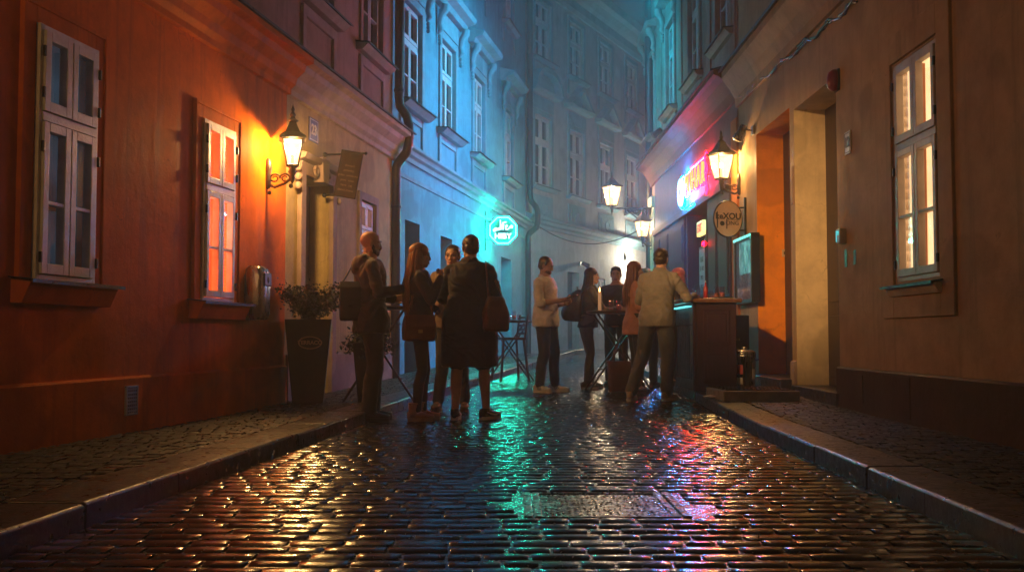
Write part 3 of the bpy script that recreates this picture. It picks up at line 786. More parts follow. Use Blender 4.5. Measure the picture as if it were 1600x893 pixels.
# wall above the shopfront, in dusty red, then the shopfront woodwork
mb = MB(); mb.box(.52, FE.L, -.02, .02, 3.06, zc - .003); mb.build('sign_band', plaster('dusty_red_render', (.13, .10, .12), (.09, .07, .085)), he)
mb = MB()
def panelled(a, b, z0, z1, rows):
    mb.box(a, b, -.05, .02, z0, z1)
    for c, d in rows:
        mb.box(a + .07, b - .07, -.065, -.05, c, d); mb.box(a + .11, b - .11, -.075, -.065, c + .04, d - .04)
panelled(.56, 1.5, .0, 3.03, ((.5, 1.1), (1.2, 2.1), (2.2, 2.9))); panelled(1.53, 2.6, .0, 3.03, ((.5, 1.1), (1.2, 2.1), (2.2, 2.9)))
panelled(2.63, door[0] - .08, .0, 3.03, ((.5, 1.1), (1.2, 2.1), (2.2, 2.9)))
e1 = FE.u(1112); e2 = FE.u(1147)
panelled(door[1] + .06, e1, .0, 3.03, ((.5, 1.1), (1.2, 2.6)))
panelled(e1 + .02, (e1 + e2) / 2, .0, 3.03, ((.4, 1.3), (1.45, 2.8))); panelled((e1 + e2) / 2 + .02, e2, .0, 3.03, ((.4, 1.3), (1.45, 2.8)))
mb.box(.52, e2 + .06, -.09, .02, 3.035, 3.16)
mb.build('shopfront', M['barwood'], he, bevel=.006)
mb = MB(); mb.box(door[0], door[1], .8, .86, -.3, 3.05); mb.box(door[0] + .15, door[1] - .15, .78, .8, 1.0, 2.2)
dd = mb.build('door', M['barwood'], he, bevel=.008)
h = MB(); h.tube([(door[1] - .2, .77, 1.15), (door[1] - .2, .72, 1.2), (door[1] - .2, .72, 1.5), (door[1] - .2, .77, 1.55)], .012, 7); h.build('handle', M['black'], dd)
mb = MB(); mb.box(e2 + .07, FE.L, -.035, .02, -.3, 3.98); mb.build('orange_pier', plaster('rust_orange_render', (.40, .13, .035), (.30, .095, .03)), he)

hf = thing('house', 'beige house with two deep doorways and a brown plinth on the right', 'house', FF.world(0), FF.rot)
d1 = (FF.u(1185), FF.u(1238), -.3, FF.z(1186, 207)); d2 = (FF.u(1245), FF.u(1312), -.3, FF.z(1246, 167))
wr = (FF.u(1398, .03), FF.u(1467, .03), FF.z(1430, 437, .03), FF.z(1430, 77, .03))
print('doors', d1, d2, 'win', wr)
ZF = 4.12
mb = MB(); wall_mesh(mb, 0, FF.L, -.3, ZF + .1, [d1 + (.42, 1), d2 + (.42, 2), wr + (.12, 0)], D=5, roof=False)
trim(mb, wr[0] - .03, wr[1] + .03, wr[2] - .06, wr[3] + .02, .24, .025, True)
mb.build('wall', [M['beige'], M['orange_rev'], M['cream_rev']], hf, bevel=.006)
mb = MB(); mb.extrude_u(d2[1] + .002, FF.L, [(.02, -.3), (-.04, -.3), (-.04, .50), (-.025, .515), (.02, .52)])
mb.box(d2[1] + .5, d2[1] + .78, -.048, -.04, .2, .46); mb.box(d2[1] + 1.55, d2[1] + 1.9, -.048, -.04, .14, .48)
mb.build('plinth', M['brownplinth'], hf)
mb = MB(); mb.extrude_u(d1[1] + .01, d2[0] - .01, [(.02, -.3), (-.03, -.3), (-.03, .52), (.02, .55)]); mb.build('door_plinth', M['trimpink'], hf); mb = MB(); mb.extrude_u(.0, d1[0] - .01, [(.02, -.3), (-.03, -.3), (-.03, .3), (.02, .33)])
mb.build('door_plinth', M['trimpink'], hf)
for k, (d, lab) in enumerate(((d1, 'brown door in the orange recess'), (d2, 'dark panelled door in the cream recess'))):
    mb = MB(); mb.box(d[0], d[1], .36, .41, -.3, d[3])
    for q in ((.35, 1.05), (1.2, 2.2)):
        for a in (d[0] + .1, (d[0] + d[1]) / 2 + .04): mb.box(a, a + (d[1] - d[0]) / 2 - .14, .34, .36, q[0], q[1])
    o = mb.build('door', M['darkwood'], hf, bevel=.01); o['label'] = lab
    h = MB()
    uu = d[1] - .12
    h.tube([(uu, .35, 1.05), (uu, .28, 1.08), (uu, .27, 1.25), (uu, .28, 1.42), (uu, .35, 1.45)], .013, 8); h.ball((uu, .33, .98), .022, 10, 7)
    h.build('handle', pmat('brass', (.5, .33, .12), (.35, .22, .08), 9, .3, metal=1), o)
    s = MB(); zt = gz(12) + KH
    s.box(d[0] - .06, d[1] + .06, -.16 if k == 0 else -.06, .36, -.3, zt + .1 + (.06 if k == 0 else 0)); s.build('doorstep', M['slab'], hf, bevel=.01)
wo = window(hf, *wr, .05, M['greywood'], M['glass'], M['lit_cream'], .385, True, .055, tilt=.052, hinge=M['black'])
curtains(wo, *wr, .20, M['curtain'], .13)
mb = MB(); mb.lathe([(.05, 0), (.06, .1), (.05, .11)], 12, (wr[0] + .22, .17, wr[2] + .02)); mb.box(wr[1] - .32, wr[1] - .12, .16, .19, wr[2] + .02, wr[2] + .24); mb.tube([(wr[1] - .25, .17, wr[2] + .24), (wr[1] - .27, .17, wr[2] + .62)], .012, 6); mb.build('sill_clutter', M['black'], wo)
sill(wo, wr[0] - .05, wr[1] + .06, wr[2] - .05, M['greywood'], .09)
mb = MB(); mb.extrude_u(-.0, FF.L, [(.02, ZF), (-.04, ZF), (-.05, ZF + .12), (-.12, ZF + .26), (-.24, ZF + .42), (-.24, ZF + .52), (.02, ZF + .62)])
co = mb.build('cornice', M['beige'], hf, bevel=.006)
mb = MB(); mb.extrude_u(-.04, FF.L, [(-.29, ZF + .50), (-.29, ZF + .54), (.02, ZF + .66), (.02, ZF + .64)]); mb.build('flashing', M['sheet'], co)
mb = MB(); uq = [(2.2 + 2.6 * k, 3.2 + 2.6 * k, 5.7, 7.5) for k in range(3)]
wall_mesh(mb, 0.05, FF.L, ZF + .6, 12, [q + (.16, 0) for q in uq], D=5); mb.build('upper_wall', M['beige'], hf)
for q in uq:
    wo = window(hf, *q, .1, M['greywood'], M['glass'], M['darkroom'], .33); sill(wo, q[0] - .2, q[1] + .2, q[2] - .02, M['beige'], .16)
u, z = FF.uz(1326, 223); number_plate(hf, u, z, '12', .17, .22, M['enamel_white'], M['ink'], -.001)
# plaque between the doors
u, z = FF.uz(1236, 291); u = (d1[1] + d2[0]) / 2
p = MB(); p.box(u - .05, u + .05, -.014, 0, z - .22, z + .22); p.box(u - .037, u + .037, -.018, -.014, z - .2, z + .2); p.build('plaque', M['trimpink'], hf, bevel=.003)

# ------------------------------------------------------------------ downpipes
def downpipe(label, x, y, ztop, zbot, r, jog=None, mat=None):
    t = thing('downpipe', label, 'downpipe', (x, y, zbot))
    mb = MB(); H = ztop - zbot
    pts = [(0, 0, 0), (0, 0, (jog[0] if jog else H) - zbot)]
    if jog:
        zj, dx, dy = jog; z = zj - zbot
        pts += [(dx * .15, dy * .15, z + .08), (dx * .85, dy * .85, z + .22), (dx, dy, z + .34), (dx, dy, z + .62), (dx * .85, dy * .85, z + .74), (dx * .3, dy * .3, z + .9), (dx * .2, dy * .2, z + 1.05), (dx * .2, dy * .2, H)]
    mb.tube(pts, r, 14); mb.build('pipe', mat or M['zinc'], t)
    z = .9
    while z < H:
        if not jog or abs(z + zbot - jog[0] - .4) > .7:
            q = (jog[1] * .2, jog[2] * .2) if jog and z + zbot > jog[0] else (0, 0)
            c = MB(); c.lathe([(r + .012, z - .02), (r + .014, z), (r + .012, z + .02)], 14, (q[0], q[1], 0)); c.build('collar', M['sheet'], t)
        z += 1.7
    return t
nn = FY.n; p = FY.world(FY.L + .04, -.05)
downpipe('thick brown downpipe jogging round the cornice beside the ochre house', p.x, p.y, 11, .1, .068, (ZC - .12, .19, -.1))
p = FC.world(FC.u(820), -.09)
downpipe('dark downpipe between the blue-lit house and the far grey house', p.x, p.y, 11.8, .35, .075, (ZS - .2, .24, -.1), M['sheet'])
p = FE.world(-.1, -.02)
downpipe('thick black downpipe at the far corner of the bar house', p.x, p.y, 11.5, .3, .12, None, M['black'])
# ------------------------------------------------------------------ wall lanterns
M['lampglass'] = glass('lamp_glass', (1, .93, .8), .08, ((1.0, .50, .16), 1.6))
M['bulb'] = glow('lamp_bulb', (1.0, .72, .38), 60)
M['lampiron'] = pmat('lamp_iron', (.09, .07, .05), (.045, .036, .028), 12, .42, .1, .3, 60, metal=.7)
def scrolls(mb, x0, x1, z, r, n=2):
    """wrought scrolls between the wall and the lantern, in the local xz plane along -y"""
    for k in range(n):
        c = x0 + (x1 - x0) * (k + .5) / n; s = 1 if k % 2 else -1; rr = abs(x1 - x0) / n * .55
        pts = []
        for i in range(22):
            a = i * .45; q = rr * (1 - i / 30)
            pts.append((0, c + q * math.cos(a) * s, z + q * math.sin(a) * .8))
        mb.tube(pts, [r * (1 - i * .02) for i in range(22)], 6)
def lantern(label, loc, rz, arm, size=1.0, flat_arm=False, power=60, color=(1.0, .59, .21), group='cast iron wall lanterns'):
    t = thing('wall_lantern', label, 'lantern', loc, rz, group)
    b = MB()
    b.lathe([(.0, -.16), (.028, -.14), (.035, -.05), (.03, 0), (.04, .06), (.03, .14), (0, .17)], 10, (0, -.012, 0))
    if flat_arm:
        b.tube([(0, -.02, .02), (0, -arm - .04, .02)], .022, 7); b.box(-.012, .012, -.03, 0, -.5, .14)
        scrolls(b, -.05, -.30, -.09, .017, 1); scrolls(b, -.3, -.6, -.06, .015, 2)
        b.tube([(0, -.02, -.42), (0, -.2, -.3), (0, -.45, -.12), (0, -.62, .01)], .018, 6)
        b.lathe([(0, -.16), (.012, -.1), (.02, 0), (.03, .06)], 8, (0, -arm, 0))
    else:
        b.tube([(0, -.02, -.1), (0, -arm * .3, -.135), (0, -arm * .7, -.10), (0, -arm, -.04)], [.017, .016, .015, .018], 8)
        scrolls(b, -.03, -arm + .02, -.045, .011, 2)
        b.ball((0, -.03, -.19), .022, 8, 6); b.ball((0, -arm * .95, -.125), .024, 8, 6); b.ball((0, -.03, .1), .02, 8, 6)
    b.lathe([(.0, -.11), (.018, -.08), (.03, -.045), (.022, -.02), (.045, .015), (.03, .045), (.06, .075)], 12, (0, -arm, 0))
    b.build('bracket', M['lampiron'], t)
    z0, z1, r0, r1 = .08, .08 + .36 * size, .075 * size, .135 * size
    q = R(22)
    def cor(k, r, z): a = q + math.pi / 4 + k * math.pi / 2; return V((r * 1.414 * math.cos(a), -arm + r * 1.414 * math.sin(a), z))
    f = MB()
    for k in range(4):
        f.tube([cor(k, r0, z0), cor(k, r1, z1)], .009, 5); f.tube([cor(k, r0, z0), cor(k + 1, r0, z0)], .011, 5); f.tube([cor(k, r1, z1), cor(k + 1, r1, z1)], .011, 5)
        f.tube([cor(k, r1, z1), cor(k, r1 + .03, z1 + .012)], .010, 5)
    f.build('frame', M['lampiron'], t)
    g = MB()
    for k in range(4): g.add([cor(k, r0 - .004, z0), cor(k + 1, r0 - .004, z0), cor(k + 1, r1 - .004, z1), cor(k, r1 - .004, z1)], [(0, 1, 2, 3)])
    g.build('pane', M['lampglass'], t, fix=False)
    rf = MB()
    prof = [(r1 + .035, z1 + .004), (r1 + .03, z1 + .03), (r1 * .75, z1 + .075), (r1 * .5, z1 + .13), (r1 * .36, z1 + .17), (r1 * .36, z1 + .185)]
    vs = []; fs = []
    for r, z in prof: vs += [cor(k, r, z) for k in range(4)]
    for i in range(len(prof) - 1):
        for k in range(4): fs.append((i * 4 + k, i * 4 + (k + 1) % 4, i * 4 + 4 + (k + 1) % 4, i * 4 + 4 + k))
    fs.append((3, 2, 1, 0)); rf.add(vs, fs); zt = z1 + .185
    rf.lathe([(.05, zt), (.06, zt + .012), (.03, zt + .03), (.022, zt + .05), (.034, zt + .07), (.014, zt + .10), (.020, zt + .125), (.006, zt + .16), (0, zt + .19)], 10, (0, -arm, 0))
    rf.build('roof', M['lampiron'], t, bevel=.003)
    u = MB(); zb = z0 + .2 * size; u.ball((0, -arm, zb), (.028, .028, .038), 12, 8); u.tube([(0, -arm, z0), (0, -arm, zb - .03)], .016, 8, mi=1)
    u.build('bulb', [M['bulb'], M['lampiron']], t)
    L = bpy.data.lights.new('lamp_light', 'POINT'); L.energy = power; L.color = color; L.shadow_soft_size = .04
    lo = bpy.data.objects.new('lamp_light', L); COL.objects.link(lo); lo.parent = t; lo.location = (0, -arm, zb + .06)
    return t
def on(F, px, py, out=0):
    u, z = F.uz(px, py, out); return F.world(u, 0, z)
p = on(FO, 417, 272); lantern('lit lantern on scroll bracket on the orange wall above the metal box', p, FO.rot, .27, .72, power=LAMP_L)
p = FO.world(4.2, 0, 3.0); lantern('added fill lantern out of view on the orange wall, nearer than the two casement windows', p, FO.rot, .29, .82, power=LAMP_B)  # added unseen lantern that fills the people and near walls
p = FF.world(.02, 0, FF.uz(1164, 283)[1]); p.y += -.05
lantern('lit lantern on scroll bracket by the red glowing shopfront cornice, above the round sign', p, FF.rot, .27, .95, power=LAMP_R)
p = on(FE, 1022, 326); p.y = FE.world(.22).y
lantern('far lit lantern on a long straight arm at the end of the bar house', (p.x - .05, p.y, p.z), FE.rot, .90, 1.15, True, power=LAMP_F, color=(1, .8, .56))
p2 = on(FE, 1022, 376)
lantern('far lit lantern on a short scroll arm below the long armed lantern', (p.x - .05, p.y - .1, p2.z), FE.rot, .22, .95, power=LAMP_F * .22, color=(1, .8, .56))

# ------------------------------------------------------------------ floodlights and the conduit lamp
M['flood_face'] = glow('floodlight_lens', (.05, .6, 1.0), 14)
def floodlight(label, loc, rz, tilt, mats, light=None, s=1.0):
    t = thing('spotlight', label, 'spotlight', loc, rz)
    b = MB(); b.box(-.05, .05, -.03, 0, -.06, .06); b.tube([(0, -.02, 0), (0, -.12, .01), (0, -.16, -.02)], .014, 7); b.build('bracket', mats[0], t, bevel=.004)
    h = MB(); h.T = Matrix.Translation((0, -.18, -.03)) @ Matrix.Rotation(tilt, 4, 'X')
    h.lathe([(.02, .12 * s), (.055 * s, .11 * s), (.06 * s, .0), (.075 * s, -.10 * s), (.072 * s, -.115 * s), (.0, -.10 * s)], 16)
    h.build('housing', mats[0], t)
    l = MB(); l.T = h.T; l.lathe([(.062 * s, -.118 * s), (.0, -.1185 * s)], 16); l.build('lens', mats[1], t, fix=False)
    return t
t = floodlight('grey metal spotlight angled down over the orange doorway', on(FF, 1178, 204), FF.rot, R(-28), (M['steel'], M['darkroom']), s=.95)
def spot(name, loc, target, energy, color, angle, blend=.8, size=.06, parent=None):
    L = bpy.data.lights.new(name, 'SPOT'); L.energy = energy; L.color = color; L.spot_size = R(angle); L.spot_blend = blend; L.shadow_soft_size = size
    o = bpy.data.objects.new(name, L); COL.objects.link(o); o.location = loc
    d = V(target) - V(loc); o.rotation_euler = d.to_track_quat('-Z', 'Y').to_euler()
    if parent:
        bpy.context.view_layer.update(); o.parent = parent; o.matrix_parent_inverse = parent.matrix_world.inverted()
    return o
p = on(FE, 1040, 205)
floodlight('small dark floodlight below the upper windows of the bar house', p, FE.rot, R(-50), (M['black'], M['darkroom']))
# added floodlights, out of view high on the fronts, colour the street and doorways
def added_flood(label, F, u, z, target, watts, color, angle, face):
    p = F.world(u, 0, z); t = floodlight(label, p, F.rot, R(-40), (M['black'], face), s=1.3)
    o = spot('added_flood_light', F.world(u, -.42, z - .12), target, watts, color, angle, 1.0, .08, t); return t
CY = (.0, .38, .60)
added_flood('added cyan floodlight out of view high on the bar house front', FE, 6.3, 7.1, (-1.0, 19.3, 3.5), CYAN_W, CY, 115, M['flood_face'])
added_flood('added cyan floodlight out of view high on the pale stuccoed house', FC, 5.0, 8.3, (3.05, 21.6, 5.6), CYAN_W * .8, CY, 75, M['flood_face'])
added_flood('added cyan floodlight out of view high at the far end of the bar house', FE, 1.6, 9.6, (2.0, 31.5, 3.0), CYAN_W * .08, (.0, .40, .50), 80, M['flood_face'])
M['flood_warm'] = glow('warm_flood_lens', (1, .6, .25), 12)
added_flood('added warm floodlight out of view high on the orange house front', FO, FO.L - 7.2, 4.7, (3.3, 12.7, 1.9), WARM_W, (1, .55, .2), 21, M['flood_warm'])  # added out of view to brighten the two door recesses
t = thing('wall_lamp', 'small glowing globe lamp low on the far grey house, behind the standing group', 'lamp', FD.world(FD.u(986, .2), 0, FD.z(986, 402, .2)), FD.rot)
b = MB(); b.box(-.06, .06, -.03, 0, -.09, .09); b.tube([(0, -.02, 0), (0, -.16, .03)], .014, 7); b.build('bracket', M['black'], t, bevel=.004)
b = MB(); b.ball((0, -.2, .05), .09, 14, 10); b.build('globe', glow('globe_lamp', (1.0, .84, .6), 5), t)
L = bpy.data.lights.new('globe_light', 'POINT'); L.energy = 190; L.color = (1, .84, .62); L.shadow_soft_size = .1
lo = bpy.data.objects.new('globe_light', L); COL.objects.link(lo); lo.parent = t; lo.location = (0, -.75, .0)
t2 = floodlight('small wall floodlight on the far grey house', on(FD, 906, 412), FD.rot, R(-60), (M['black'], M['darkroom']))

# ------------------------------------------------------------------ teal octagon neon
M['neon_teal'] = glow('teal_neon', (.002, .85, .52), TEAL_E)
M['neon_white'] = glow('pale_teal_neon', (.45, 1.0, .9), 3.5)
M['teal_panel'] = pmat('teal_panel', (.004, .06, .05), (.003, .045, .04), 6, .5)
us = FC.u(757); pz = FC.z(757, 360)
t = thing('neon_sign', 'teal neon octagon sign with lettering on an iron bracket over the street', 'neon sign', FC.world(us, 0, pz))
b = MB(); b.box(.0, .03, -.015, .015, -.42, .42)
for z in (.19, -.19): b.tube([(.02, 0, z), (.14, 0, z)], .014, 6)
b.build('bracket', M['black'], t, bevel=.003)
ox = .385; r = .27
b = MB(); b.plate([(ox + x, z) for x, z in octagon(r + .03)], -.045, .045); b.build('panel', M['teal_panel'], t, bevel=.006)
b = MB()
for sy in (-1, 1): b.tube([(ox + x, sy * .06, z) for x, z in octagon(r)], .015, 8, closed=True)
b.build('tube', M['neon_teal'], t)
STROKES = [[(405, 400), (360, 405), (325, 445), (345, 468), (385, 440), (408, 405), (402, 440), (425, 435)],
           [(470, 400), (440, 398), (425, 425), (440, 440), (470, 400), (468, 235), (474, 432)],
           [(474, 432), (500, 350), (515, 285), (525, 435)], [(500, 352), (545, 330)], [(515, 300), (545, 285), (590, 278)],
           [(570, 395), (612, 355), (598, 335), (570, 370), (578, 425), (600, 435), (640, 408)],
           [(640, 408), (668, 370), (690, 345), (715, 360), (708, 395), (680, 395), (672, 368)]]
b = MB()
for st in STROKES: b.tube([(ox + (x - 520) / 258 * r, -.062, (445 - y) / 258 * r) for x, y in st], .0105, 6)
b.merge_mesh(text_mesh('HIBY', .16, .006, .003, 0, 'CENTER', 1.05), Matrix.Translation((ox, -.058, -.125)) @ STAND)
b.build('lettering', M['neon_white'], t)

# ------------------------------------------------------------------ the bar's own neon: disc and letters
M['disc'] = glow('white_blue_disc', (.12, .45, 1.0), 9.0); M['blue_halo'] = glow('blue_neon', (.0, .30, 1.0), BLUE_E)
M['red_halo'] = glow('red_neon', (1.0, .0006, .005), RED_E); M['letters'] = glow('yellow_letters', (1.0, .50, .12), .85)
ua, ub = FE.u(1062, .14), FE.u(1105, .14); zc_ = FE.z(1088, 282, .14)
t = thing('neon_sign', 'red outlined glowing bar lettering with round blue white disc on the shopfront', 'neon sign', FE.world(0, 0, zc_), FE.rot)
W = ub - ua
b = MB(); b.plate([(ua + .3 + .25 * math.cos(a), .25 * math.sin(a)) for a in [k * math.pi / 16 for k in range(32)]], -.17, -.12); b.build('disc', M['disc'], t)
b = MB(); b.tube([(ua + .3 + .27 * math.cos(a), -.11, .27 * math.sin(a)) for a in [k * math.pi / 16 for k in range(32)]], .03, 8, closed=True); b.build('blue_tube', M['blue_halo'], t)
b = MB()
b.plate([(ua + .3 + x, z) for x, z in ((-.09, -.1), (.09, -.1), (.11, .02), (.03, .01), (0, .12), (-.03, .01), (-.11, .02))], -.185, -.172); b.build('emblem', M['ink'], t)
me = text_mesh('PUHAR', .54, .012, -.012, 0, 'LEFT', 1.28); w0 = max(v.co.x for v in me.vertices)
k = (W - .72) / w0
TM = Matrix.Translation((ua + .66, -.15, .03)) @ Matrix.Diagonal((k, 1, 1.02, 1)) @ STAND
b = MB(); b.merge_mesh(me, TM); b.build('lettering', M['letters'], t, fix=False)
me2 = text_mesh('PUHAR', .54, .010, .010, 0, 'LEFT', 1.28)
b = MB(); b.merge_mesh(me2, Matrix.Translation((0, .03, 0)) @ TM); b.build('red_outline', M['red_halo'], t, fix=False)
b = MB(); x = ub - .02
pts = [(x + .10 * math.sin(a * 1.3), -.13, -.34 + .068 * a) for a in range(11)]
b.tube(pts, .018, 7); b.build('red_tube', M['red_halo'], t)
b = MB(); b.tube([(ua + 1.3, -.08, -.34), (ua + .62, -.08, -.34)], .02, 7); b.build('added_blue_tube', M['blue_halo'], t)  # added tube that spreads blue over the wall below the letters
b = MB()
b.tube([(ua + 1.0, -.07, .34), (ub - .15, -.07, .34)], .02, 8)
b.build('added_red_tube', glow('added_red_glow', (1.0, .001, .008), 70), t)  # added tube hidden behind the letters to redden wall and cove
for uu in (ua + .3, ua + .9, ua + 1.5, ub - .2): b = MB(); b.tube([(uu, 0, 0), (uu, -.15, 0)], .012, 6); b.build('standoff', M['black'], t)

# exit sign in the bar doorway
t = thing('exit_sign', 'small glowing exit sign inside the dark bar doorway', 'exit sign', FE.world(FE.u(1102, .05), -.10, FE.z(1102, 356, .05)), FE.rot)
b = MB(); b.box(-.25, .25, -.03, .03, -.12, .12); b.build('box', glow('exit_yellow', (1.0, .5, .06), 1.1, (.05, .8, .4), 2.2), t, bevel=.006)
b = MB(); b.merge_mesh(text_mesh('EXIT', .19, .003, .008), Matrix.Translation((0, -.032, 0)) @ STAND); b.build('lettering', glow('exit_red', (.6, .01, .01), .9), t, fix=False)
b = MB(); b.tube([(-.15, 0, .12), (-.15, .1, .13)], .01, 6); b.tube([(.15, 0, .12), (.15, .1, .13)], .01, 6); b.build('bracket', M['black'], t)
t = tag(MB().build('x', M['black']), '', '') if False else None
t = thing('indicator_lamp', 'tiny red indicator lamp under the exit sign', 'lamp', FE.world(FE.u(1104, .09), -.09, FE.z(1104, 380, .09)), FE.rot)
b = MB(); b.box(-.06, .06, -.02, .0, -.07, .07); b.build('housing', M['black'], t, bevel=.004)
b = MB(); b.ball((0, -.025, 0), .04, 10, 7); b.build('lens', M['red_halo'], t)

# ------------------------------------------------------------------ round hanging sign, framed menu, plates, alarm, stickers
M['signface'] = pmat('cream_sign_paint', (.55, .40, .28), (.45, .32, .22), 4, .4, .1, .1, 30)
t = thing('hanging_sign', 'round cream pub sign with dark lettering hanging from the wall', 'sign', FF.world(.42, 0, FF.z(1176, 337)), FF.rot)
# local -y is the street: the disc stands square to the wall, a little turned to the street
b = MB(); b.box(-.02, .02, -.03, 0, -.30, .30); b.tube([(0, -.02, .16), (0, -.1, .16)], .012, 6); b.tube([(0, -.02, -.16), (0, -.1, -.16)], .012, 6); b.build('bracket', M['black'], t, bevel=.004)
SR = Matrix.Translation((0, -.26, 0)) @ Matrix.Rotation(R(102), 4, 'Z')     # local sign plane: x across, -y facing the viewer
b = MB(); b.T = SR; b.plate([(.205 * math.cos(a), .245 * math.sin(a)) for a in [k * math.pi / 20 for k in range(40)]], -.02, .02); b.build('panel', M['signface'], t)
b = MB(); b.T = SR; b.tube([(.205 * math.cos(a), 0, .245 * math.sin(a)) for a in [k * math.pi / 20 for k in range(40)]], .018, 8, closed=True); b.build('rim', M['black'], t)
b = MB(); b.T = SR
b.merge_mesh(text_mesh('keXOU', .12, .002, .003), Matrix.Translation((.0, -.024, .035)) @ STAND)
b.merge_mesh(text_mesh('ONG', .085, .002, .0), Matrix.Translation((.06, -.024, -.06)) @ STAND)
b.box(-.17, -.155, -.026, -.021, -.13, .1); b.box(-.03, -.018, -.026, -.021, -.14, .0); b.box(-.02, .17, -.026, -.021, -.012, -.006)
b.ball((-.09, -.022, -.065), (.035, .005, .035), 10, 6); b.build('lettering', M['ink'], t, fix=False)
SIGN_T = t

t = thing('menu_case', 'dark framed glass case with teal lit picture on the rust pier', 'menu case', FF.world(.0, 0, 0), FF.rot)
uA, uB = FE.L + .0, 0
ma, mb_ = FF.u(1151, .1), FF.u(1176, .1)
z0, z1 = FF.z(1165, 468, .1), FF.z(1165, 374, .1)
b = MB(); b.box(ma - .05, mb_ + .05, -.12, -.002, z0 - .05, z0); b.box(ma - .05, mb_ + .05, -.12, -.002, z1, z1 + .06); b.box(ma - .05, ma, -.12, -.002, z0, z1); b.box(mb_, mb_ + .05, -.12, -.002, z0, z1)
b.build('frame', M['black'], t, bevel=.005)
b = MB(); b.box(ma - .04, mb_ + .04, -.128, -.122, z1 + .015, z1 + .045); b.build('light_strip', glow('teal_strip', (.15, .9, .75), 1.0), t)
m, nt, pr = new_mat('case_picture')
vec = coords(nt, (2.5, 1, 2.0)); f_ = noise_tex(nt, vec, 3.2, 5, .6)
nt.links.new(ramp(nt, f_, .42, (.02, .12, .13, 1), .7, (.35, .8, .72, 1)), pr.inputs['Emission Color']); pr.inputs['Emission Strength'].default_value = .55; pr.inputs['Base Color'].default_value = (.02, .05, .05, 1)
b = MB(); b.box(ma, mb_, -.05, -.03, z0 + (z1 - z0) * .45, z1); b.build('picture', m, t)
b = MB(); b.box(ma, mb_, -.05, -.03, z0, z0 + (z1 - z0) * .45)
for k in range(9):
    uu = ma + (mb_ - ma) * (k + .5) / 9; b.lathe([(.018, 0), (.022, .1), (.02, .14), (.012, .17)], 8, (uu, -.07, z0 + .01))
b.build('shelf_glasses', pmat('dim_glasses', (.3, .2, .22), (.08, .05, .08), 20, .2), t)
b = MB(); b.add([(ma, -.105, z0), (mb_, -.105, z0), (mb_, -.105, z1), (ma, -.105, z1)], [(0, 1, 2, 3)]); b.build('pane', M['glass'], t, fix=False)

# leaning wooden board sign on the ochre house
u, z = FY.uz(545, 291); u0_, _ = FY.uz(506, 291)
t = thing('hanging_board', 'tilted brown wooden board with pale writing hung from an iron rod', 'sign', FY.world(u0_, 0, z), FY.rot)
b = MB(); b.ball((0, -.01, .24), .03, 8, 6); b.tube([(0, 0, .24), (0, -.50, .24)], .011, 7); b.ball((0, -.51, .24), .02, 8, 6); b.tube([(0, 0, -.24), (0, -.14, -.24)], .011, 7); b.ball((0, -.01, -.24), .03, 8, 6); b.build('bracket', M['black'], t)
BR = Matrix.Translation((0, -.30, 0)) @ Matrix.Rotation(R(-82), 4, 'Z') @ Matrix.Rotation(R(10), 4, 'Y')
b = MB(); b.T = BR; b.box(-.13, .13, -.015, .015, -.275, .275); b.build('board', wood('board_wood', (.030, .014, .006), (.016, .008, .004), .85, 2, 0, .1), t, bevel=.005)
b = MB(); b.T = BR
for k, s in enumerate(('domaci', 'polevky', 'gulas  svickova', 'pivo  vino', 'kava  caj', 'denni menu')):
    b.merge_mesh(text_mesh(s, .040, .001, .0), Matrix.Translation((.0, -.018, .10 - k * .058)) @ STAND)
b.build('lettering', pmat('chalk_paint', (.18, .11, .07), (.12, .07, .04), 30, .8), t, fix=False)

t = thing('alarm_bell', 'dark red alarm siren on the beige wall above the doorway corner', 'alarm', FF.world(FF.u(1316), 0, FF.z(1316, 121)), FF.rot)
b = MB(); b.box(-.07, .07, -.025, 0, -.11, .11); b.build('base', M['black'], t, bevel=.01)
b = MB(); b.loft([((0, -.025, 0), .075, .115, (1, 0, 0), (0, 0, 1)), ((0, -.06, 0), .07, .11, (1, 0, 0), (0, 0, 1)), ((0, -.10, 0), .045, .08, (1, 0, 0), (0, 0, 1)), ((0, -.115, 0), .01, .03, (1, 0, 0), (0, 0, 1))], 16); b.build('cover', pmat('red_plastic', (.22, .015, .012), (.16, .01, .01), 6, .3), t)
t = thing('intercom', 'small metal intercom with a teal lit keypad beside the doorway', 'intercom', FF.world(FF.u(1323), 0, FF.z(1323, 368)), FF.rot)
b = MB(); b.box(-.045, .045, -.07, 0, -.075, .075); b.build('housing', M['greywood'], t, bevel=.006)
b = MB(); b.box(-.045, -.03, -.078, -.071, -.055, .055); b.box(-.025, .03, -.074, -.071, .01, .05); b.build('keypad', glow('teal_keypad', (.1, .55, .6), .5), t)
M['sticker'] = pmat('teal_sticker', (.05, .34, .38), (.10, .2, .22), 40, .5)
for px, py, lab, w_, h_ in ((1324, 403, 'teal sticker under the intercom, the larger of the two', .035, .085), (1338, 401, 'narrow teal sticker right of the larger sticker', .03, .07)):
    b = MB(); b.box(-w_, w_, -.004, .0, -h_, h_); o = b.build('sticker', M['sticker']); o.location = FF.world(FF.u(px), -.001, FF.z(px, py)); o.rotation_euler = (0, 0, FF.rot); tag(o, lab, 'sticker')
t = thing('doorbell', 'small pale switch plate on the orange door reveal', 'doorbell', FF.world(d1[0] + .005, .36, FF.z(1229, 380)), FF.rot)
b = MB(); b.box(.0, .02, -.035, .035, -.05, .05); b.build('plate', M['signface'], t, bevel=.004); b = MB(); b.box(.02, .026, -.015, .015, -.02, .02); b.build('button', M['ink'], t)

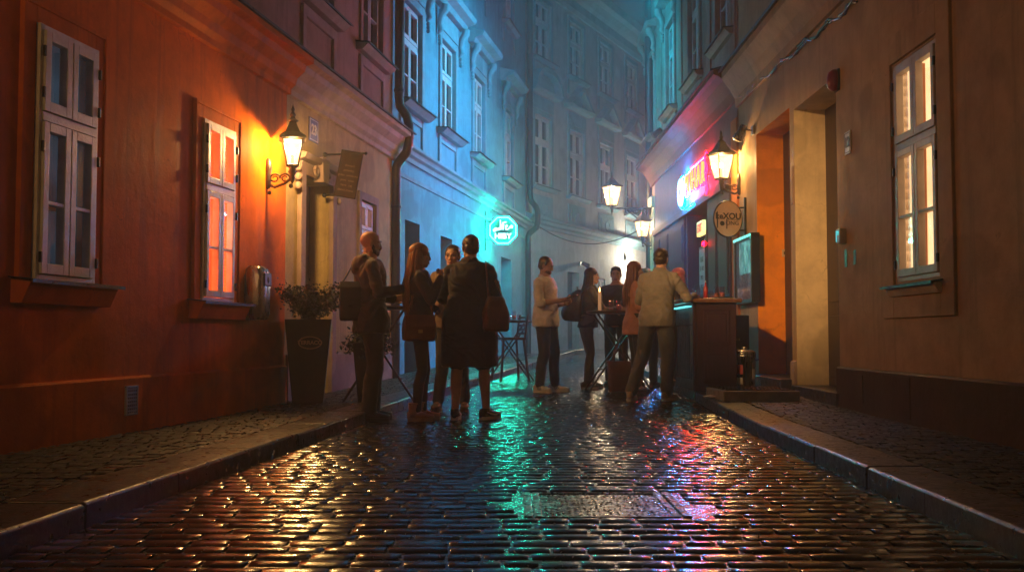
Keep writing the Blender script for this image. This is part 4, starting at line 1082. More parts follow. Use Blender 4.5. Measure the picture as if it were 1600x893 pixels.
# poster by the bar door
t = thing('poster', 'narrow framed notice with grey lettering on the bar woodwork', 'poster', FE.world(FE.u(1108), -.085, FE.z(1108, 424)), FE.rot)
b = MB(); b.box(-.26, .26, -.02, 0, -.42, .42); b.build('frame', M['black'], t, bevel=.005)
b = MB(); b.box(-.22, .22, -.024, -.02, -.38, .38); b.build('paper', pmat('grey_paper', (.42, .40, .42), (.3, .29, .31), 9, .6), t)
b = MB()
for k, (s, h_) in enumerate((('BAR', .13), ('17 - 02', .1), ('PIVO', .1), ('VINO', .1))): b.merge_mesh(text_mesh(s, h_, .001, .002), Matrix.Translation((0, -.026, .2 - .15 * k)) @ STAND)
b.build('lettering', M['ink'], t, fix=False)

# metal ashtray and letter box on the orange wall
t = thing('wall_box', 'rounded brushed metal box fixed to the orange wall below the lit lantern', 'box', FO.world(FO.u(386), 0, FO.z(386, 457)), FO.rot)
M['steel'] = pmat('brushed_steel', (.42, .40, .38), (.28, .27, .26), 12, .28, .1, .15, 60, metal=1, stretch=(1, 1, .15))
b = MB(); b.loft([((0, -.095, -.26), .11, .085), ((0, -.1, -.2), .125, .1), ((0, -.1, .16), .125, .1), ((0, -.095, .22), .12, .09), ((0, -.09, .255), .09, .06)], 22, power=4); b.build('body', M['steel'], t)
b = MB(); b.box(-.085, .085, -.212, -.19, .06, .19); b.build('opening', M['ink'], t, bevel=.02)
b = MB(); b.ball((.0, -.21, .12), (.03, .012, .03), 12, 8); b.build('lock', M['black'], t)

# cables
def cable(label, pts, r, name='cable', wig=0):
    b = MB()
    if wig:
        for q in range(2):
            b.tube([V(p) + V((rnd.gauss(0, wig), rnd.gauss(0, wig), rnd.gauss(0, wig))) for p in pts], r, 6)
    else: b.tube(pts, r, 6)
    o = b.build(name, M['black']); return tag(o, label, 'cable')
pts = []
for k in range(40):
    px = 1160 + (1345 - 1160) * k / 39; py = 143 - (143 + 12) * (k / 39) + 4 * math.sin(k * .8)
    q = on(FF, px, py + 6, .03); pts.append(FF.world(FF.u(px, .03), -.03, q.z))
cable('slack twisted cable bundle strung under the cornice of the beige house', pts, .012, 'cable', .012)
a = on(FD, 830, 340, .1); bq = on(FE, 1010, 352); pts = []
for k in range(25):
    s = k / 24; pts.append(V(a).lerp(V(bq), s) + V((0, 0, -.55 * 4 * s * (1 - s))))
cable('thin black cable sagging across the street to the far lanterns', pts, .012)
# ------------------------------------------------------------------ street furniture
M['planter'] = pmat('dark_planter', (.035, .024, .022), (.02, .014, .014), 9, .42, .1, .2, 40)
M['leaf'] = pmat('box_leaves', (.075, .085, .035), (.03, .04, .018), 14, .45, .1)
M['twig'] = pmat('twigs', (.06, .04, .025), None, 9, .8)
M['soil'] = pmat('soil', (.02, .015, .01), None, 9, .9)
M['leather'] = pmat('brown_leather', (.17, .062, .028), (.085, .03, .016), 7, .38, .12, .35, 70)
M['leather2'] = pmat('dark_brown_leather', (.11, .043, .028), (.055, .022, .016), 7, .36, .12, .35, 70)
M['blackleather'] = pmat('black_bag', (.022, .02, .02), (.012, .011, .011), 7, .5, .1, .3, 70)
M['clear'] = glass('drinking_glass', (.95, .95, .97), .02, None, 1.6)
M['beer'] = pmat('amber_drink', (.55, .16, .02), (.4, .1, .02), 5, .15)
M['amber_glow'] = M['beer']

def planter(label, loc, rz, w0, w1, h, plate=None):
    t = thing('planter', label, 'planter', loc, rz)
    b = MB(); n = .02
    def sq(w, z): return [(-w, -w, z), (w, -w, z), (w, w, z), (-w, w, z)]
    vs = sq(w0, 0) + sq(w1, h) + sq(w1 - .03, h) + sq(w1 - .04, h - .1)
    fs = [(3, 2, 1, 0)]
    for k in range(3):
        for i in range(4): fs.append((k * 4 + i, k * 4 + (i + 1) % 4, k * 4 + 4 + (i + 1) % 4, k * 4 + 4 + i))
    b.add(vs, fs); b.build('pot', M['planter'], t, bevel=.008)
    s = MB(); s.add(sq(w1 - .035, h - .07), [(0, 1, 2, 3)]); s.build('soil', M['soil'], t, fix=False)
    if plate:
        wm = w0 + (w1 - w0) * .72; z = h * .72
        e = MB(); e.T = Matrix.Translation((.02, -wm - .006, z))
        e.tube([(.115 * math.cos(a), 0, .06 * math.sin(a)) for a in [k * math.pi / 16 for k in range(32)]], .007, 6, closed=True)
        e.merge_mesh(text_mesh('TERRACO', .055, .003, .002), Matrix.Translation((0, -.003, 0)) @ STAND)
        e.build('badge', pmat('pale_badge', (.45, .28, .2), None, 9, .5), t, fix=False)
    return t
def bush(label, loc, rx, ry, rz_, n, leaf, group=None, droop=0):
    t = thing('potted_shrub', label, 'plant', loc, 0, group)
    st = MB(); fl = MB(); r2 = random.Random(int(loc[0] * 1000) + n)
    ends = []
    for k in range(26):
        a = r2.uniform(0, 6.28); q = r2.uniform(.2, 1) ** .6; h = r2.uniform(.35, 1)
        e = V((rx * q * math.cos(a), ry * q * math.sin(a), rz_ * h - droop * q * r2.uniform(.3, 1)))
        m_ = e * .5 + V((0, 0, rz_ * .15)); st.tube([(0, 0, -.06), m_ * .6, m_, e], [.008, .006, .005, .002], 5); ends += [m_, m_.lerp(e, .5), e, m_.lerp(e, .8)]
    for k in range(n):
        c = r2.choice(ends) + V((r2.gauss(0, .045), r2.gauss(0, .045), r2.gauss(0, .04)))
        L = leaf * r2.uniform(.6, 1.25); d = V((r2.gauss(0, 1), r2.gauss(0, 1), r2.gauss(.2, .7))).normalized(); s = d.orthogonal().normalized(); s.rotate(Matrix.Rotation(r2.uniform(0, 6.28), 3, d)); u = d.cross(s)
        fl.add([c - d * L * .5, c + s * L * .28 + u * L * .06, c + d * L * .5, c - s * L * .28 + u * L * .06], [(0, 1, 2, 3)])
    st.build('stem', M['twig'], t); fl.build('foliage', M['leaf'], t, fix=False)
    return t
def G(px, py, h=0):                      # point on the street (lifted by h) seen at a pixel
    r = ray(px, py); d = 6.0
    for _ in range(40):
        z = CAM_Z + r.z * d / r.y; d += (z - (gz(d) + h)) / .12 * .5
    return V((r.x * d / r.y, d, gz(d) + h))
PV = KH + .002
p = G(483, 632, PV) ; p.y += .28; p.x = (483 - 800) / 1600 * p.y; p.z = gz(p.y) + PV
planter('tall tapered dark planter with an oval badge beside the orange house', p, R(9), .155, .235, .86, True)
bush('bushy green shrub growing in the tall badged planter', (p.x, p.y, p.z + .80), .34, .26, .37, 3000, .044)
p = V((-1.50, 10.75, 0)); p.z = gz(p.y) + PV
planter('lower dark planter half hidden behind the bald man', p, R(9), .11, .17, .62)
bush('trailing pale leaved shrub in the lower planter behind the bald man', (p.x, p.y, p.z + .57), .26, .22, .22, 1200, .045, None, .22)

def folding_table(label, loc, rz, h, r, legs=.34, wood_m=None, group='tall folding bar tables'):
    t = thing('bar_table', label, 'bar table', loc, rz, group)
    b = MB(); b.lathe([(r - .015, h - .035), (r, h - .03), (r, h - .006), (r - .006, h), (0.01, h)], 36); b.build('tabletop', wood_m or M['tablewood'], t)
    for sx in (-1, 1):
        b = MB(); b.bar((sx * r * .72, -.17 * 1, h - .04), (-sx * legs, -.17, .0), .035, .022); b.build('leg', M['tablewood'], t, bevel=.004)
        b = MB(); b.bar((sx * r * .72, .17, h - .04), (-sx * legs, .17, .0), .035, .022); b.build('leg', M['tablewood'], t, bevel=.004)
    for sx in (-1, 1):
        b = MB(); z = h * .27; x = -sx * legs * (1 - .27 * (1 + r * .72 / legs)); b.bar((x, -.155, z), (x, .155, z), .03, .02)
        b.build('stretcher', M['tablewood'], t, bevel=.003)
    return t
M['tablewood'] = wood('dark_table_wood', (.075, .038, .026), (.035, .018, .013), .35)
TB1 = V((-1.50, 10.62, 0)); TB1 = V((-1.44, 10.85, gz(10.85) + .06))
def drink(label, loc, h=.15, r=.034, fill=.6, group=None, amber=True):
    t = thing('glass', label, 'glass', loc, 0, group)
    b = MB(); b.lathe([(r * .8, 0), (r * .85, .006), (r, h), (r * .93, h), (r * .78, .012)], 16); b.build('tumbler', M['clear'], t, fix=False)
    if fill:
        b = MB(); b.lathe([(r * .74, .013), (r * .88, h * fill), (.001, h * fill)], 16); b.build('drink', M['beer'] if amber else M['pinkdrink'], t)
    return t
M['pinkdrink'] = pmat('pink_drink', (.45, .13, .14), (.35, .08, .1), 5, .15)
p = V((-1.42, 10.95, 0)); p.z = gz(p.y) + .05
folding_table('tall folding wooden table behind the bald man by the planters', p, R(8), 1.05, .36, .40)
t = thing('napkin_holder', 'small upright grey metal holder on the table behind the bald man', 'holder', (p.x - .30, p.y - .02, p.z + 1.051))
b = MB(); b.box(-.05, .05, -.03, .03, 0, .17); b.build('body', M['steel'], t, bevel=.006)
b = MB(); b.box(-.035, .035, -.022, .022, .17, .19); b.build('napkins', M['enamel_white'], t)

# far table on the teal side, with bottles and a slatted stool
p = G(795, 594); p = V((p.x + .0, p.y, p.z))
folding_table('far round bar table by the teal lit wall, with cups on it', p, R(10), .92, .38, .36)
for k, (dx, dy, h) in enumerate(((-.22, 0, .1), (-.12, -.12, .13), (.0, .05, .1), (.08, -.1, .14), (.16, .02, .09))):
    drink('small tumbler among others on the far table by the teal wall', (p.x + dx, p.y + dy, p.z + .921), h, .035, .5, 'tumblers on the far table', False)
t = thing('bar_stool', 'dark slatted stool beside the far table', 'stool', (p.x + .02, p.y - .35, gz(p.y)), R(-70))
for sx in (-1, 1):
    for sy in (-1, 1):
        b = MB(); b.bar((sx * .16, sy * .16, .62), (sx * .22, sy * .22, 0), .03, .03); b.build('leg', M['tablewood'], t, bevel=.003)
b = MB(); b.box(-.19, .19, -.19, .19, .62, .66); b.build('seat', M['tablewood'], t, bevel=.008)
b = MB()
for sx in (-1, 1): b.bar((sx * .17, .17, .64), (sx * .17, .22, 1.0), .03, .025)
for k in range(5): b.box(-.16, .16, .18 + .009 * k, .20 + .009 * k, .70 + .06 * k, .735 + .06 * k)
b.build('backrest', M['tablewood'], t, bevel=.003)

# the table with the candle
TC = V((1.42, 13.75, 0)); TC.z = gz(TC.y)
folding_table('tall folding table with candle and glasses between the backpack woman and the pink jacket', TC, R(5), 1.06, .42, .42)
t = thing('candle', 'tall lit white candle on the table beside the backpack woman', 'candle', at(937, 482, 13.6))
t.location.z = TC.z + 1.06
b = MB(); b.lathe([(.022, 0), (.022, .24), (.016, .25), (.003, .248)], 14); b.build('wax', glow('candle_wax', (1.0, .5, .22), .18), t)
b = MB(); b.lathe([(.001, .25), (.011, .265), (.008, .285), (.001, .31)], 10); b.build('flame', glow('flame', (1.0, .6, .2), 5), t)
L = bpy.data.lights.new('candle_light', 'POINT'); L.energy = 1.2; L.color = (1, .5, .18); L.shadow_soft_size = .02
lo = bpy.data.objects.new('candle_light', L); COL.objects.link(lo); lo.parent = t; lo.location = (0, 0, .33)
for k, (dx, dy, lab) in enumerate(((-.10, -.14, 'clear tumbler in front of the candle'), (.17, -.1, 'pink drink in a tumbler in the middle of the candle table'), (.26, -.02, 'tumbler at the right edge of the candle table'), (.02, .06, 'tumbler behind the candle'))):
    drink(lab, (TC.x + dx, TC.y + dy, TC.z + 1.061), .14, .038, .6 if k != 0 else .2, 'glasses on the candle table', False)

# ------------------------------------------------------------------ bar counter
BX0, BX1, BY0, BY1 = 2.17, 2.66, 12.15, 13.45
zb = gz(12.4) + KH; ztop = at(1100, 466, 12.15).z
t = thing('bar_counter', 'dark brown wooden bar counter standing on the pavement in front of the shopfront', 'bar counter', (0, 0, zb))
H_ = ztop - zb
b = MB()
for q in ((.10, .46), (.54, H_ - .14)):
    b.box(BX0 + .10, BX1 - .08, BY0 - .010, BY0 + .002, q[0], q[1]); b.box(BX0 + .14, BX1 - .12, BY0 - .018, BY0 - .008, q[0] + .04, q[1] - .04)
b.box(BX0 - .015, BX1 + .005, BY0 - .012, BY0 + .002, .0, .07)
b.build('end_panel', M['barwood'], t, bevel=.006)
b = MB(); b.box(BX0 + .02, BX1, BY0, BY1, .0, H_ - .05); b.box(BX0 - .02, BX0 + .02, BY0, BY0 + .06, 0, H_ - .05); b.build('cabinet', M['barbrown'] if 'barbrown' in M else M['barwood'], t, bevel=.008)
b = MB(); b.box(BX0 - .12, BX1 + .06, BY0 - .06, BY1 + .05, H_ - .05, H_); b.build('countertop', wood('bar_top', (.16, .075, .04), (.09, .04, .022), .25, 1), t, bevel=.01)
b = MB(); n = 9
for k in range(n):
    y = BY0 + .08 + (BY1 - BY0 - .12) * k / n; b.box(BX0 - .012, BX0 + .019, y, y + .105, .14, H_ - .32)
b.box(BX0 - .02, BX0 + .018, BY0 + .06, BY1, .02, .13); b.box(BX0 - .02, BX0 + .018, BY0 + .06, BY1, H_ - .31, H_ - .06)
b.build('front_boards', pmat('grey_green_paint', (.055, .075, .08), (.03, .042, .045), 6, .5, .1, .2, 40), t, bevel=.004)
b = MB(); b.box(BX0 - .10, BX0 - .03, BY0 + .05, BY1 - .1, H_ - .10, H_ - .085); b.build('light_strip', glow('teal_underlight', (.15, .8, .85), .8), t)
zt = ztop + .001
for k in range(14):
    x, y = BX0 + .05 + .36 * ((k * 37) % 100) / 100, BY0 + .10 + .9 * ((k * 61) % 100) / 100
    drink('clear tumbler standing among others on the bar counter', (x, y, zt), rnd.uniform(.10, .17), .033, (0, .3, .5)[k % 3], 'tumblers on the bar counter', k % 2 == 0)
t = thing('squeeze_bottle', 'small red bottle among the glasses on the bar counter', 'bottle', (BX0 + .17, BY0 + .22, zt))
b = MB(); b.lathe([(.028, 0), (.03, .12), (.014, .16), (.008, .2), (0, .2)], 12); b.build('body', pmat('red_bottle', (.5, .03, .03), None, 6, .3), t); b = MB(); b.lathe([(.01, .2), (.006, .225), (0, .226)], 8); b.build('cap', M['enamel_white'], t)
t = thing('serving_tray', 'flat black tray on the near end of the bar counter', 'tray', (BX0 + .36, BY0 + .16, zt))
b = MB(); b.lathe([(.12, 0), (.14, .02), (.135, .022), (.118, .006), (.001, .006)], 24); b.build('dish', M['black'], t, fix=False)
# small dark appliance and cable between bar and pier
t = thing('beer_cooler', 'narrow black cooler between the bar counter and the rust pier', 'cooler', (2.86, 13.1, zb))
b = MB(); b.box(-.13, .13, -.2, .2, 0, .92); b.build('body', M['black'], t, bevel=.02); b = MB(); b.box(-.1, .1, -.215, -.2, .5, .85); b.build('door', M['sheet'], t, bevel=.006)
b = MB(); b.box(-.07, .0, -.225, -.216, .60, .625); b.build('handle', M['steel'], t)
# stainless keg with lid, on the pavement
kx, ky = 2.795, 12.35
t = thing('steel_urn', 'stainless steel urn with a lid and red and white stickers on the pavement', 'urn', (kx, ky, gz(ky) + PV))
b = MB(); b.lathe([(.125, 0), (.13, .01), (.13, .40), (.138, .405), (.138, .43), (.13, .435)], 30); b.build('body', M['steel'], t)
b = MB(); b.lathe([(.137, .436), (.137, .455), (.11, .475), (.05, .487), (.03, .49), (.03, .5), (.045, .505), (.02, .52), (0, .52)], 28); b.build('lid', M['steel'], t)
for sx in (-1, 1):
    b = MB(); b.tube([(sx * .13, -.03, .36), (sx * .165, -.03, .37), (sx * .165, .03, .37), (sx * .13, .03, .36)], .007, 6); b.build('handle', M['black'], t)
def arc_label(a0, a1, z0, z1, mat, nm):
    b = MB(); vs = []; k = 6
    for i in range(k + 1):
        a = a0 + (a1 - a0) * i / k
        vs += [(.1318 * math.cos(a), .1318 * math.sin(a), z0), (.1318 * math.cos(a), .1318 * math.sin(a), z1)]
    b.add(vs, [(2 * i, 2 * i + 2, 2 * i + 3, 2 * i + 1) for i in range(k)]); b.build(nm, mat, t, fix=False)
arc_label(R(205), R(250), .20, .31, pmat('red_label', (.42, .03, .025), None, 9, .4), 'red_sticker'); arc_label(R(212), R(248), .08, .16, M['enamel_white'], 'white_sticker'); arc_label(R(300), R(322), .14, .26, M['enamel_white'], 'white_sticker')
# low slab with grate in front of the door
a = G(1118, 622, PV); bb = G(1228, 620, PV)
t = thing('stone_block', 'low wet stone block with an iron grating on top, by the steel urn', 'block', ((a.x + bb.x) / 2, 11.25, gz(11.2) + PV), R(2))
hw = (bb.x - a.x) / 2
b = MB(); b.box(-hw, hw, -.42, .42, -.02, .10); b.build('slab', pmat('wet_concrete', (.24, .21, .16), (.13, .115, .09), 8, .45, .15, .3, 50), t, bevel=.012)
b = MB()
for k in range(16): b.box(-hw + .05 + k * (2 * hw - .1) / 16, -hw + .068 + k * (2 * hw - .1) / 16, -.36, .36, .098, .108)
for k in range(5): b.box(-hw + .04, hw - .04, -.37 + .18 * k, -.355 + .18 * k, .098, .110)
b.build('grating', M['iron'], t)
# crumpled wrapper in front of the bar
b = MB()
me_ = [V((rnd.gauss(0, .05), rnd.gauss(0, .03), abs(rnd.gauss(.02, .015)))) for _ in range(14)]
bm = bmesh.new()
for q in me_: bm.verts.new(q)
bmesh.ops.convex_hull(bm, input=bm.verts); me = bpy.data.meshes.new('wrapper'); bm.to_mesh(me); bm.free(); me.materials.append(M['enamel_white'])
o = link('paper_wrapper', me); p = G(1105, 622, PV); o.location = (p.x, p.y, p.z); tag(o, 'crumpled pale wrapper lying in front of the bar counter', 'litter')

# red-brown tote standing on the street
p = G(968, 613); p.y += .12; p.x = (967 - 800) / 1600 * p.y
t = thing('tote_bag', 'large red brown tote bag with upright handles standing on the street', 'bag', (p.x, p.y, gz(p.y)), R(6))
b = MB(); b.loft([((0, 0, 0), .13, .07), ((0, 0, .02), .138, .08), ((0, 0, .22), .15, .075), ((0, 0, .40), .165, .055), ((0, 0, .405), .155, .045), ((0, 0, .36), .15, .045)], 26, power=4.5); b.build('body', pmat('red_brown_canvas', (.14, .04, .026), (.08, .025, .018), 7, .6, .1, .3, 60), t)
for sy in (-1, 1):
    b = MB(); b.tube([(-.08, sy * .05, .38), (-.065, sy * .05, .5), (-.02, sy * .04, .62), (.02 + .03 * sy, sy * .03, .63), (.06, sy * .05, .5), (.08, sy * .05, .38)], .009, 7); b.build('handle', M['leather2'], t)
# ------------------------------------------------------------------ people
def remesh(mb, voxel, smooth_n=4, deci=None, factor=.5):
    me = mb.mesh('tmp'); ob = bpy.data.objects.new('tmp', me); COL.objects.link(ob)
    m = ob.modifiers.new('r', 'REMESH'); m.mode = 'VOXEL'; m.voxel_size = voxel; m.use_smooth_shade = True
    if smooth_n: s = ob.modifiers.new('s', 'SMOOTH'); s.factor = factor; s.iterations = smooth_n
    if deci: d = ob.modifiers.new('d', 'DECIMATE'); d.ratio = deci
    dg = bpy.context.evaluated_depsgraph_get()
    out = bpy.data.meshes.new_from_object(ob.evaluated_get(dg))
    bpy.data.objects.remove(ob); bpy.data.meshes.remove(me)
    out.polygons.foreach_set('use_smooth', [True] * len(out.polygons))
    return out
def wrinkle(me, amp, seed, fz=16, fx=6, keep=None):
    me.update()
    ns = [v.normal.copy() for v in me.vertices]
    for v, n in zip(me.vertices, ns):
        c = v.co
        w = noise.noise((c.x * 5 + seed, c.y * 5, c.z * 4))
        a = noise.noise((c.x * fx + seed, c.y * fx + w * 1.5, c.z * fz + w * 3.0 + c.x * 9))
        b = noise.noise((c.x * fx * 2.3 - seed, c.y * fx * 2.3, c.z * fz * 1.9 + w * 4))
        a = 1 - abs(a) * 2.2
        v.co = c + n * (amp * (a * .75 + b * .5))
    me.update()
SKIN = {}
def skin(name, c):
    m, nt, p = new_mat(name); vec = coords(nt)
    f = noise_tex(nt, vec, 14, 5, .6)
    nt.links.new(ramp(nt, f, .3, c4(tuple(x * .78 for x in c)), .7, c4(c)), p.inputs['Base Color'])
    p.inputs['Roughness'].default_value = .58; p.inputs['Subsurface Weight'].default_value = .12; p.inputs['Subsurface Radius'].default_value = (.02, .008, .005)
    b = nd(nt, 'ShaderNodeBump', Strength=.12, Distance=.002); nt.links.new(noise_tex(nt, vec, 180, 2), b.inputs['Height']); nt.links.new(b.outputs[0], p.inputs['Normal'])
    return m
M['skin'] = skin('skin', (.50, .29, .20)); M['skin2'] = skin('skin_fair', (.58, .36, .27))
M['eye'] = pmat('eye_white', (.6, .57, .54), None, 4, .2); M['iris'] = pmat('iris', (.03, .02, .015), None, 4, .15); M['lip'] = pmat('lips', (.38, .13, .11), None, 9, .4)
def hairmat(name, c):
    m, nt, p = new_mat(name); vec = coords(nt, (26, 26, 2.5)); f = noise_tex(nt, vec, 5, 5, .7)
    nt.links.new(ramp(nt, f, .3, c4(tuple(x * .4 for x in c)), .7, c4(c)), p.inputs['Base Color'])
    p.inputs['Roughness'].default_value = .42; p.inputs['Anisotropic'].default_value = .4
    b = nd(nt, 'ShaderNodeBump', Strength=.6, Distance=.004); nt.links.new(f, b.inputs['Height']); nt.links.new(b.outputs[0], p.inputs['Normal'])
    return m
M['sole'] = pmat('white_rubber', (.62, .6, .57), (.4, .38, .36), 9, .5)
M['blackcloth'] = cloth('black_cloth', (.020, .019, .020)); M['denim'] = cloth('dark_denim', (.030, .032, .042), .8)

class Person:
    def __init__(s, name_label, cat, loc, yaw, H=1.75, fem=False, lean=(0, 0), arms=None, legs=None, head=(0, 0), skin_m=None, hip=0, group=None):
        s.k = H / 1.75; s.fem = fem; s.bare = 'calves' in name_label
        s.root = thing('person', name_label, cat, loc, R(yaw), group); s.loc = V(loc); s.yaw = R(yaw)
        s.lean = V((lean[0], lean[1], 0)); s.head = head; s.skin = skin_m or M['skin']; s.seed = rnd.uniform(0, 50)
        k = s.k; sw = .165 if fem else .192; s.sw = sw
        J = {'hL': (-.088, 0, .93), 'hR': (.088, 0, .93), 'kL': (-.10, .025, .50), 'kR': (.10, .025, .50), 'aL': (-.11, -.01, .085), 'aR': (.11, -.01, .085),
             'sL': (-sw + .012, -.015, 1.402), 'sR': (sw - .012, -.015, 1.402), 'eL': (-sw - .055, -.05, 1.14), 'eR': (sw + .055, -.05, 1.14), 'wL': (-sw - .06, .05, .90), 'wR': (sw + .06, .05, .90)}
        for d in (arms or {}), (legs or {}): J.update(d)
        s.J = {}
        for n_, p in J.items():
            p = V(p)
            if n_[0] in 's': p = p + s.sh(p.z)
            s.J[n_] = p * k
        for n_ in ('sL', 'sR'): pass
    def sh(s, z): return s.lean * max(0, (z - .95) / .8)
    def P(s, x, y, z): return (V((x, y, z)) + s.sh(z)) * s.k          # a torso point in person space
    def W(s, p):                                                        # person space -> world
        return s.loc + Matrix.Rotation(s.yaw, 3, 'Z') @ V(p)
    def HM(s):
        c = s.P(0, .012, 1.618)
        return Matrix.Translation(c) @ Matrix.Rotation(R(s.head[0]), 4, 'Z') @ Matrix.Rotation(R(s.head[1]), 4, 'X') @ Matrix.Diagonal((s.k * .99, s.k * .99, s.k * .99, 1))
    def torso(s, mb, rings, grow=0):
        mb.loft([(s.P(0, r[3] if len(r) > 3 else 0, r[0]), (r[1] + grow) * s.k, (r[2] + grow) * s.k) for r in rings], 22)
    def hand(s, trunk, fing, side, d, n, curl=.5, spread=1.0, thumb_in=.5):
        k = s.k * (.9 if s.fem else 1); w0 = s.J['w' + side]; d = V(d).normalized(); n = V(n); n = (n - d * n.dot(d)).normalized(); w = d.cross(n) * (1 if side == 'R' else -1)
        offs = (-.027, -.009, .009, .026)     # index..little along w
        for o in offs: trunk.limb([w0 + d * .01 * k + w * o * .7 * k, w0 + d * .085 * k + w * o * k], [.016 * k, .0135 * k], 10)
        for o, L, r in zip(offs, (.070, .079, .074, .057), (.0088, .009, .0086, .0076)):
            p = w0 + d * .078 * k + w * o * k; pts = [p]; dd = d.copy(); a = curl * rnd.uniform(.85, 1.15)
            for q, f in enumerate((.45, .31, .24)):
                ang = a * (.8, 1.1, .7)[q]; ax = d.cross(n); dd = (Matrix.Rotation(ang, 3, ax) @ dd)
                p = p + dd * L * f * k + (w * o * .12 * k * spread if q == 0 else V()); pts.append(p)
            fing.tube(pts, [r * k, r * .97 * k, r * .9 * k, r * .72 * k], 8); fing.ball(pts[-1], r * .72 * k, 8, 5); fing.ball(pts[1], r * k, 8, 5); fing.ball(pts[2], r * .92 * k, 8, 5)
        b0 = w0 + d * .028 * k - w * .026 * k; d1 = (d * .65 - w * .65 + n * thumb_in).normalized(); d2 = (d * .8 - w * .1 + n * (thumb_in + .15)).normalized()
        p1 = b0 + d1 * .042 * k; p2 = p1 + d2 * .032 * k
        trunk.limb([w0 + d * .02 * k - w * .012 * k, b0 + d1 * .02 * k], [.017 * k, .013 * k], 8)
        fing.tube([b0, p1, p2], [.0125 * k, .0105 * k, .0085 * k], 8); fing.ball(p1, .0105 * k, 8, 5); fing.ball(p2, .0085 * k, 8, 5)
        return w0 + d * .085 * k + n * .03 * k
    def body(s, hands, brow, feet=True, face=True):
        J, k = s.J, s.k; t = MB(); f = MB()
        if s.fem: rings = [(.86, .14, .10), (.95, .172, .118), (1.07, .128, .095), (1.2, .138, .10), (1.3, .15, .11), (1.41, .14, .085), (1.465, .085, .06), (1.53, .05, .052)]
        else: rings = [(.86, .14, .10), (.95, .162, .118), (1.07, .148, .105), (1.2, .158, .112), (1.32, .175, .118), (1.41, .165, .095), (1.465, .10, .068), (1.53, .06, .06)]
        s.torso(t, rings)
        for sd in 'LR':
            sh = J['s' + sd]; e = J['e' + sd]; w = J['w' + sd]; g = .88 if s.fem else 1
            t.limb([sh, sh.lerp(e, .5), e, e.lerp(w, .3), w], [x * k * g for x in (.050, .044, .039, .040, .027)])
            h, kn, a = J['h' + sd], J['k' + sd], J['a' + sd]
            cm = kn.lerp(a, .3) + V((0, -.018 * k, 0))
            ls = 1 if s.bare else .8
            t.limb([h, h.lerp(kn, .5), kn, cm, kn.lerp(a, .7), a], [x * k * ls for x in (.088, .072, .054, .057, .042, .036)])
            fw = V((J['a' + sd] - V((0, 0, 0)))); t.limb([a, a + V((.01 if sd == 'R' else -.01, .10 * k, -.045 * k))], [.036 * k, .03 * k])
        HM = s.HM(); h = MB(); h.T = HM
        fe = .93 if s.fem else 1
        h.ball((0, -.014, .034), (.073, .094, .082), 22, 14); h.ball((0, .018, -.03), (.060 * fe, .068, .080), 20, 12); h.ball((0, .060, -.095), (.026 * fe, .024, .020), 12, 8)
        h.limb([(-.045, -.0, -.065), (-.02, .06, -.09)], [.022 * fe, .018], 10); h.limb([(.045, 0, -.065), (.02, .06, -.09)], [.022 * fe, .018], 10)
        h.limb([(0, .082, .012), (0, .099, -.03)], [.0075, .0115], 10)
        for sx in (-1, 1):
            h.ball((sx * .012, .094, -.034), (.009, .011, .008), 10, 7); h.ball((sx * .036, .062, -.016), (.022, .018, .016), 10, 7)
            h.limb([(sx * .012, .081, .024), (sx * .046, .064, .024)], [.010, .009], 8)
            h.ball((sx * .076, -.008, -.004), (.010, .019, .031), 12, 8, rot=Matrix.Rotation(sx * .25, 3, 'Z')); h.ball((sx * .074, -.002, -.026), (.008, .010, .012), 8, 6)
        h.limb([(-.021, .083, -.062), (0, .090, -.060), (.021, .083, -.062)], [.006, .009, .006], 8); h.limb([(-.018, .082, -.071), (0, .088, -.073), (.018, .082, -.071)], [.006, .009, .006], 8)
        h.T = None
        nb = s.P(0, -.012, 1.47); hc = HM @ V((0, -.012, -.07)); h.limb([nb, nb.lerp(hc, .5), hc], [.062 * k * (.84 if s.fem else 1), .054 * k * (.84 if s.fem else 1), .052 * k * (.84 if s.fem else 1)])
        for sd, (d, n, curl, th) in hands.items(): s.hand(t, f, sd, d, n, curl, 1, th)
        hm = remesh(h, .0042, 2); tm = remesh(t, .0075, 3, .6)
        out = MB(); out.merge_mesh(tm, None, 0, True)
        HI = HM.inverted(); base = len(out.f)
        out.merge_mesh(hm, None, 0, True)
        for i in range(base, len(out.f)):
            q = HI @ out.v[out.f[i][0]]
            if abs(q.x) < .024 and q.y > .079 and -.079 < q.z < -.055: out.m[i] = 3
        o = len(out.v); out.v += f.v; out.f += [[o + i for i in q] for q in f.f]; out.m += [0] * len(f.f); out.sm += [True] * len(f.f)
        out.T = HM
        for sx in (-1, 1):
            out.ball((sx * .031, .0712, .004), .0108, 12, 8, 1); out.ball((sx * .031, .0792, .004), (.0060, .0040, .0060), 10, 6, 2)
            out.tube([(sx * .018, .0845, .013), (sx * .033, .0835, .0155), (sx * .046, .073, .010)], [.003, .0036, .002], 6, 4)     # upper lid line
            out.tube([(sx * .012, .0895, .027), (sx * .032, .086, .033), (sx * .050, .072, .028)], [.004, .0048, .0025], 6, 4)
        bpy.data.meshes.remove(hm); bpy.data.meshes.remove(tm)
        return out.build('body', [s.skin, M['eye'], M['iris'], M['lip'], brow], s.root, fix=False)
    def garment(s, name, mat, mb, amp=.006, voxel=.010, fz=16, label=None, deci=.5, extra=None, smooth_n=4):
        me = remesh(mb, voxel, smooth_n, None); wrinkle(me, amp * s.k, s.seed, fz)
        me.materials.append(mat)
        o = link(name, me, s.root)
        if deci: d = o.modifiers.new('d', 'DECIMATE'); d.ratio = deci
        if label: o['label'] = label
        return o
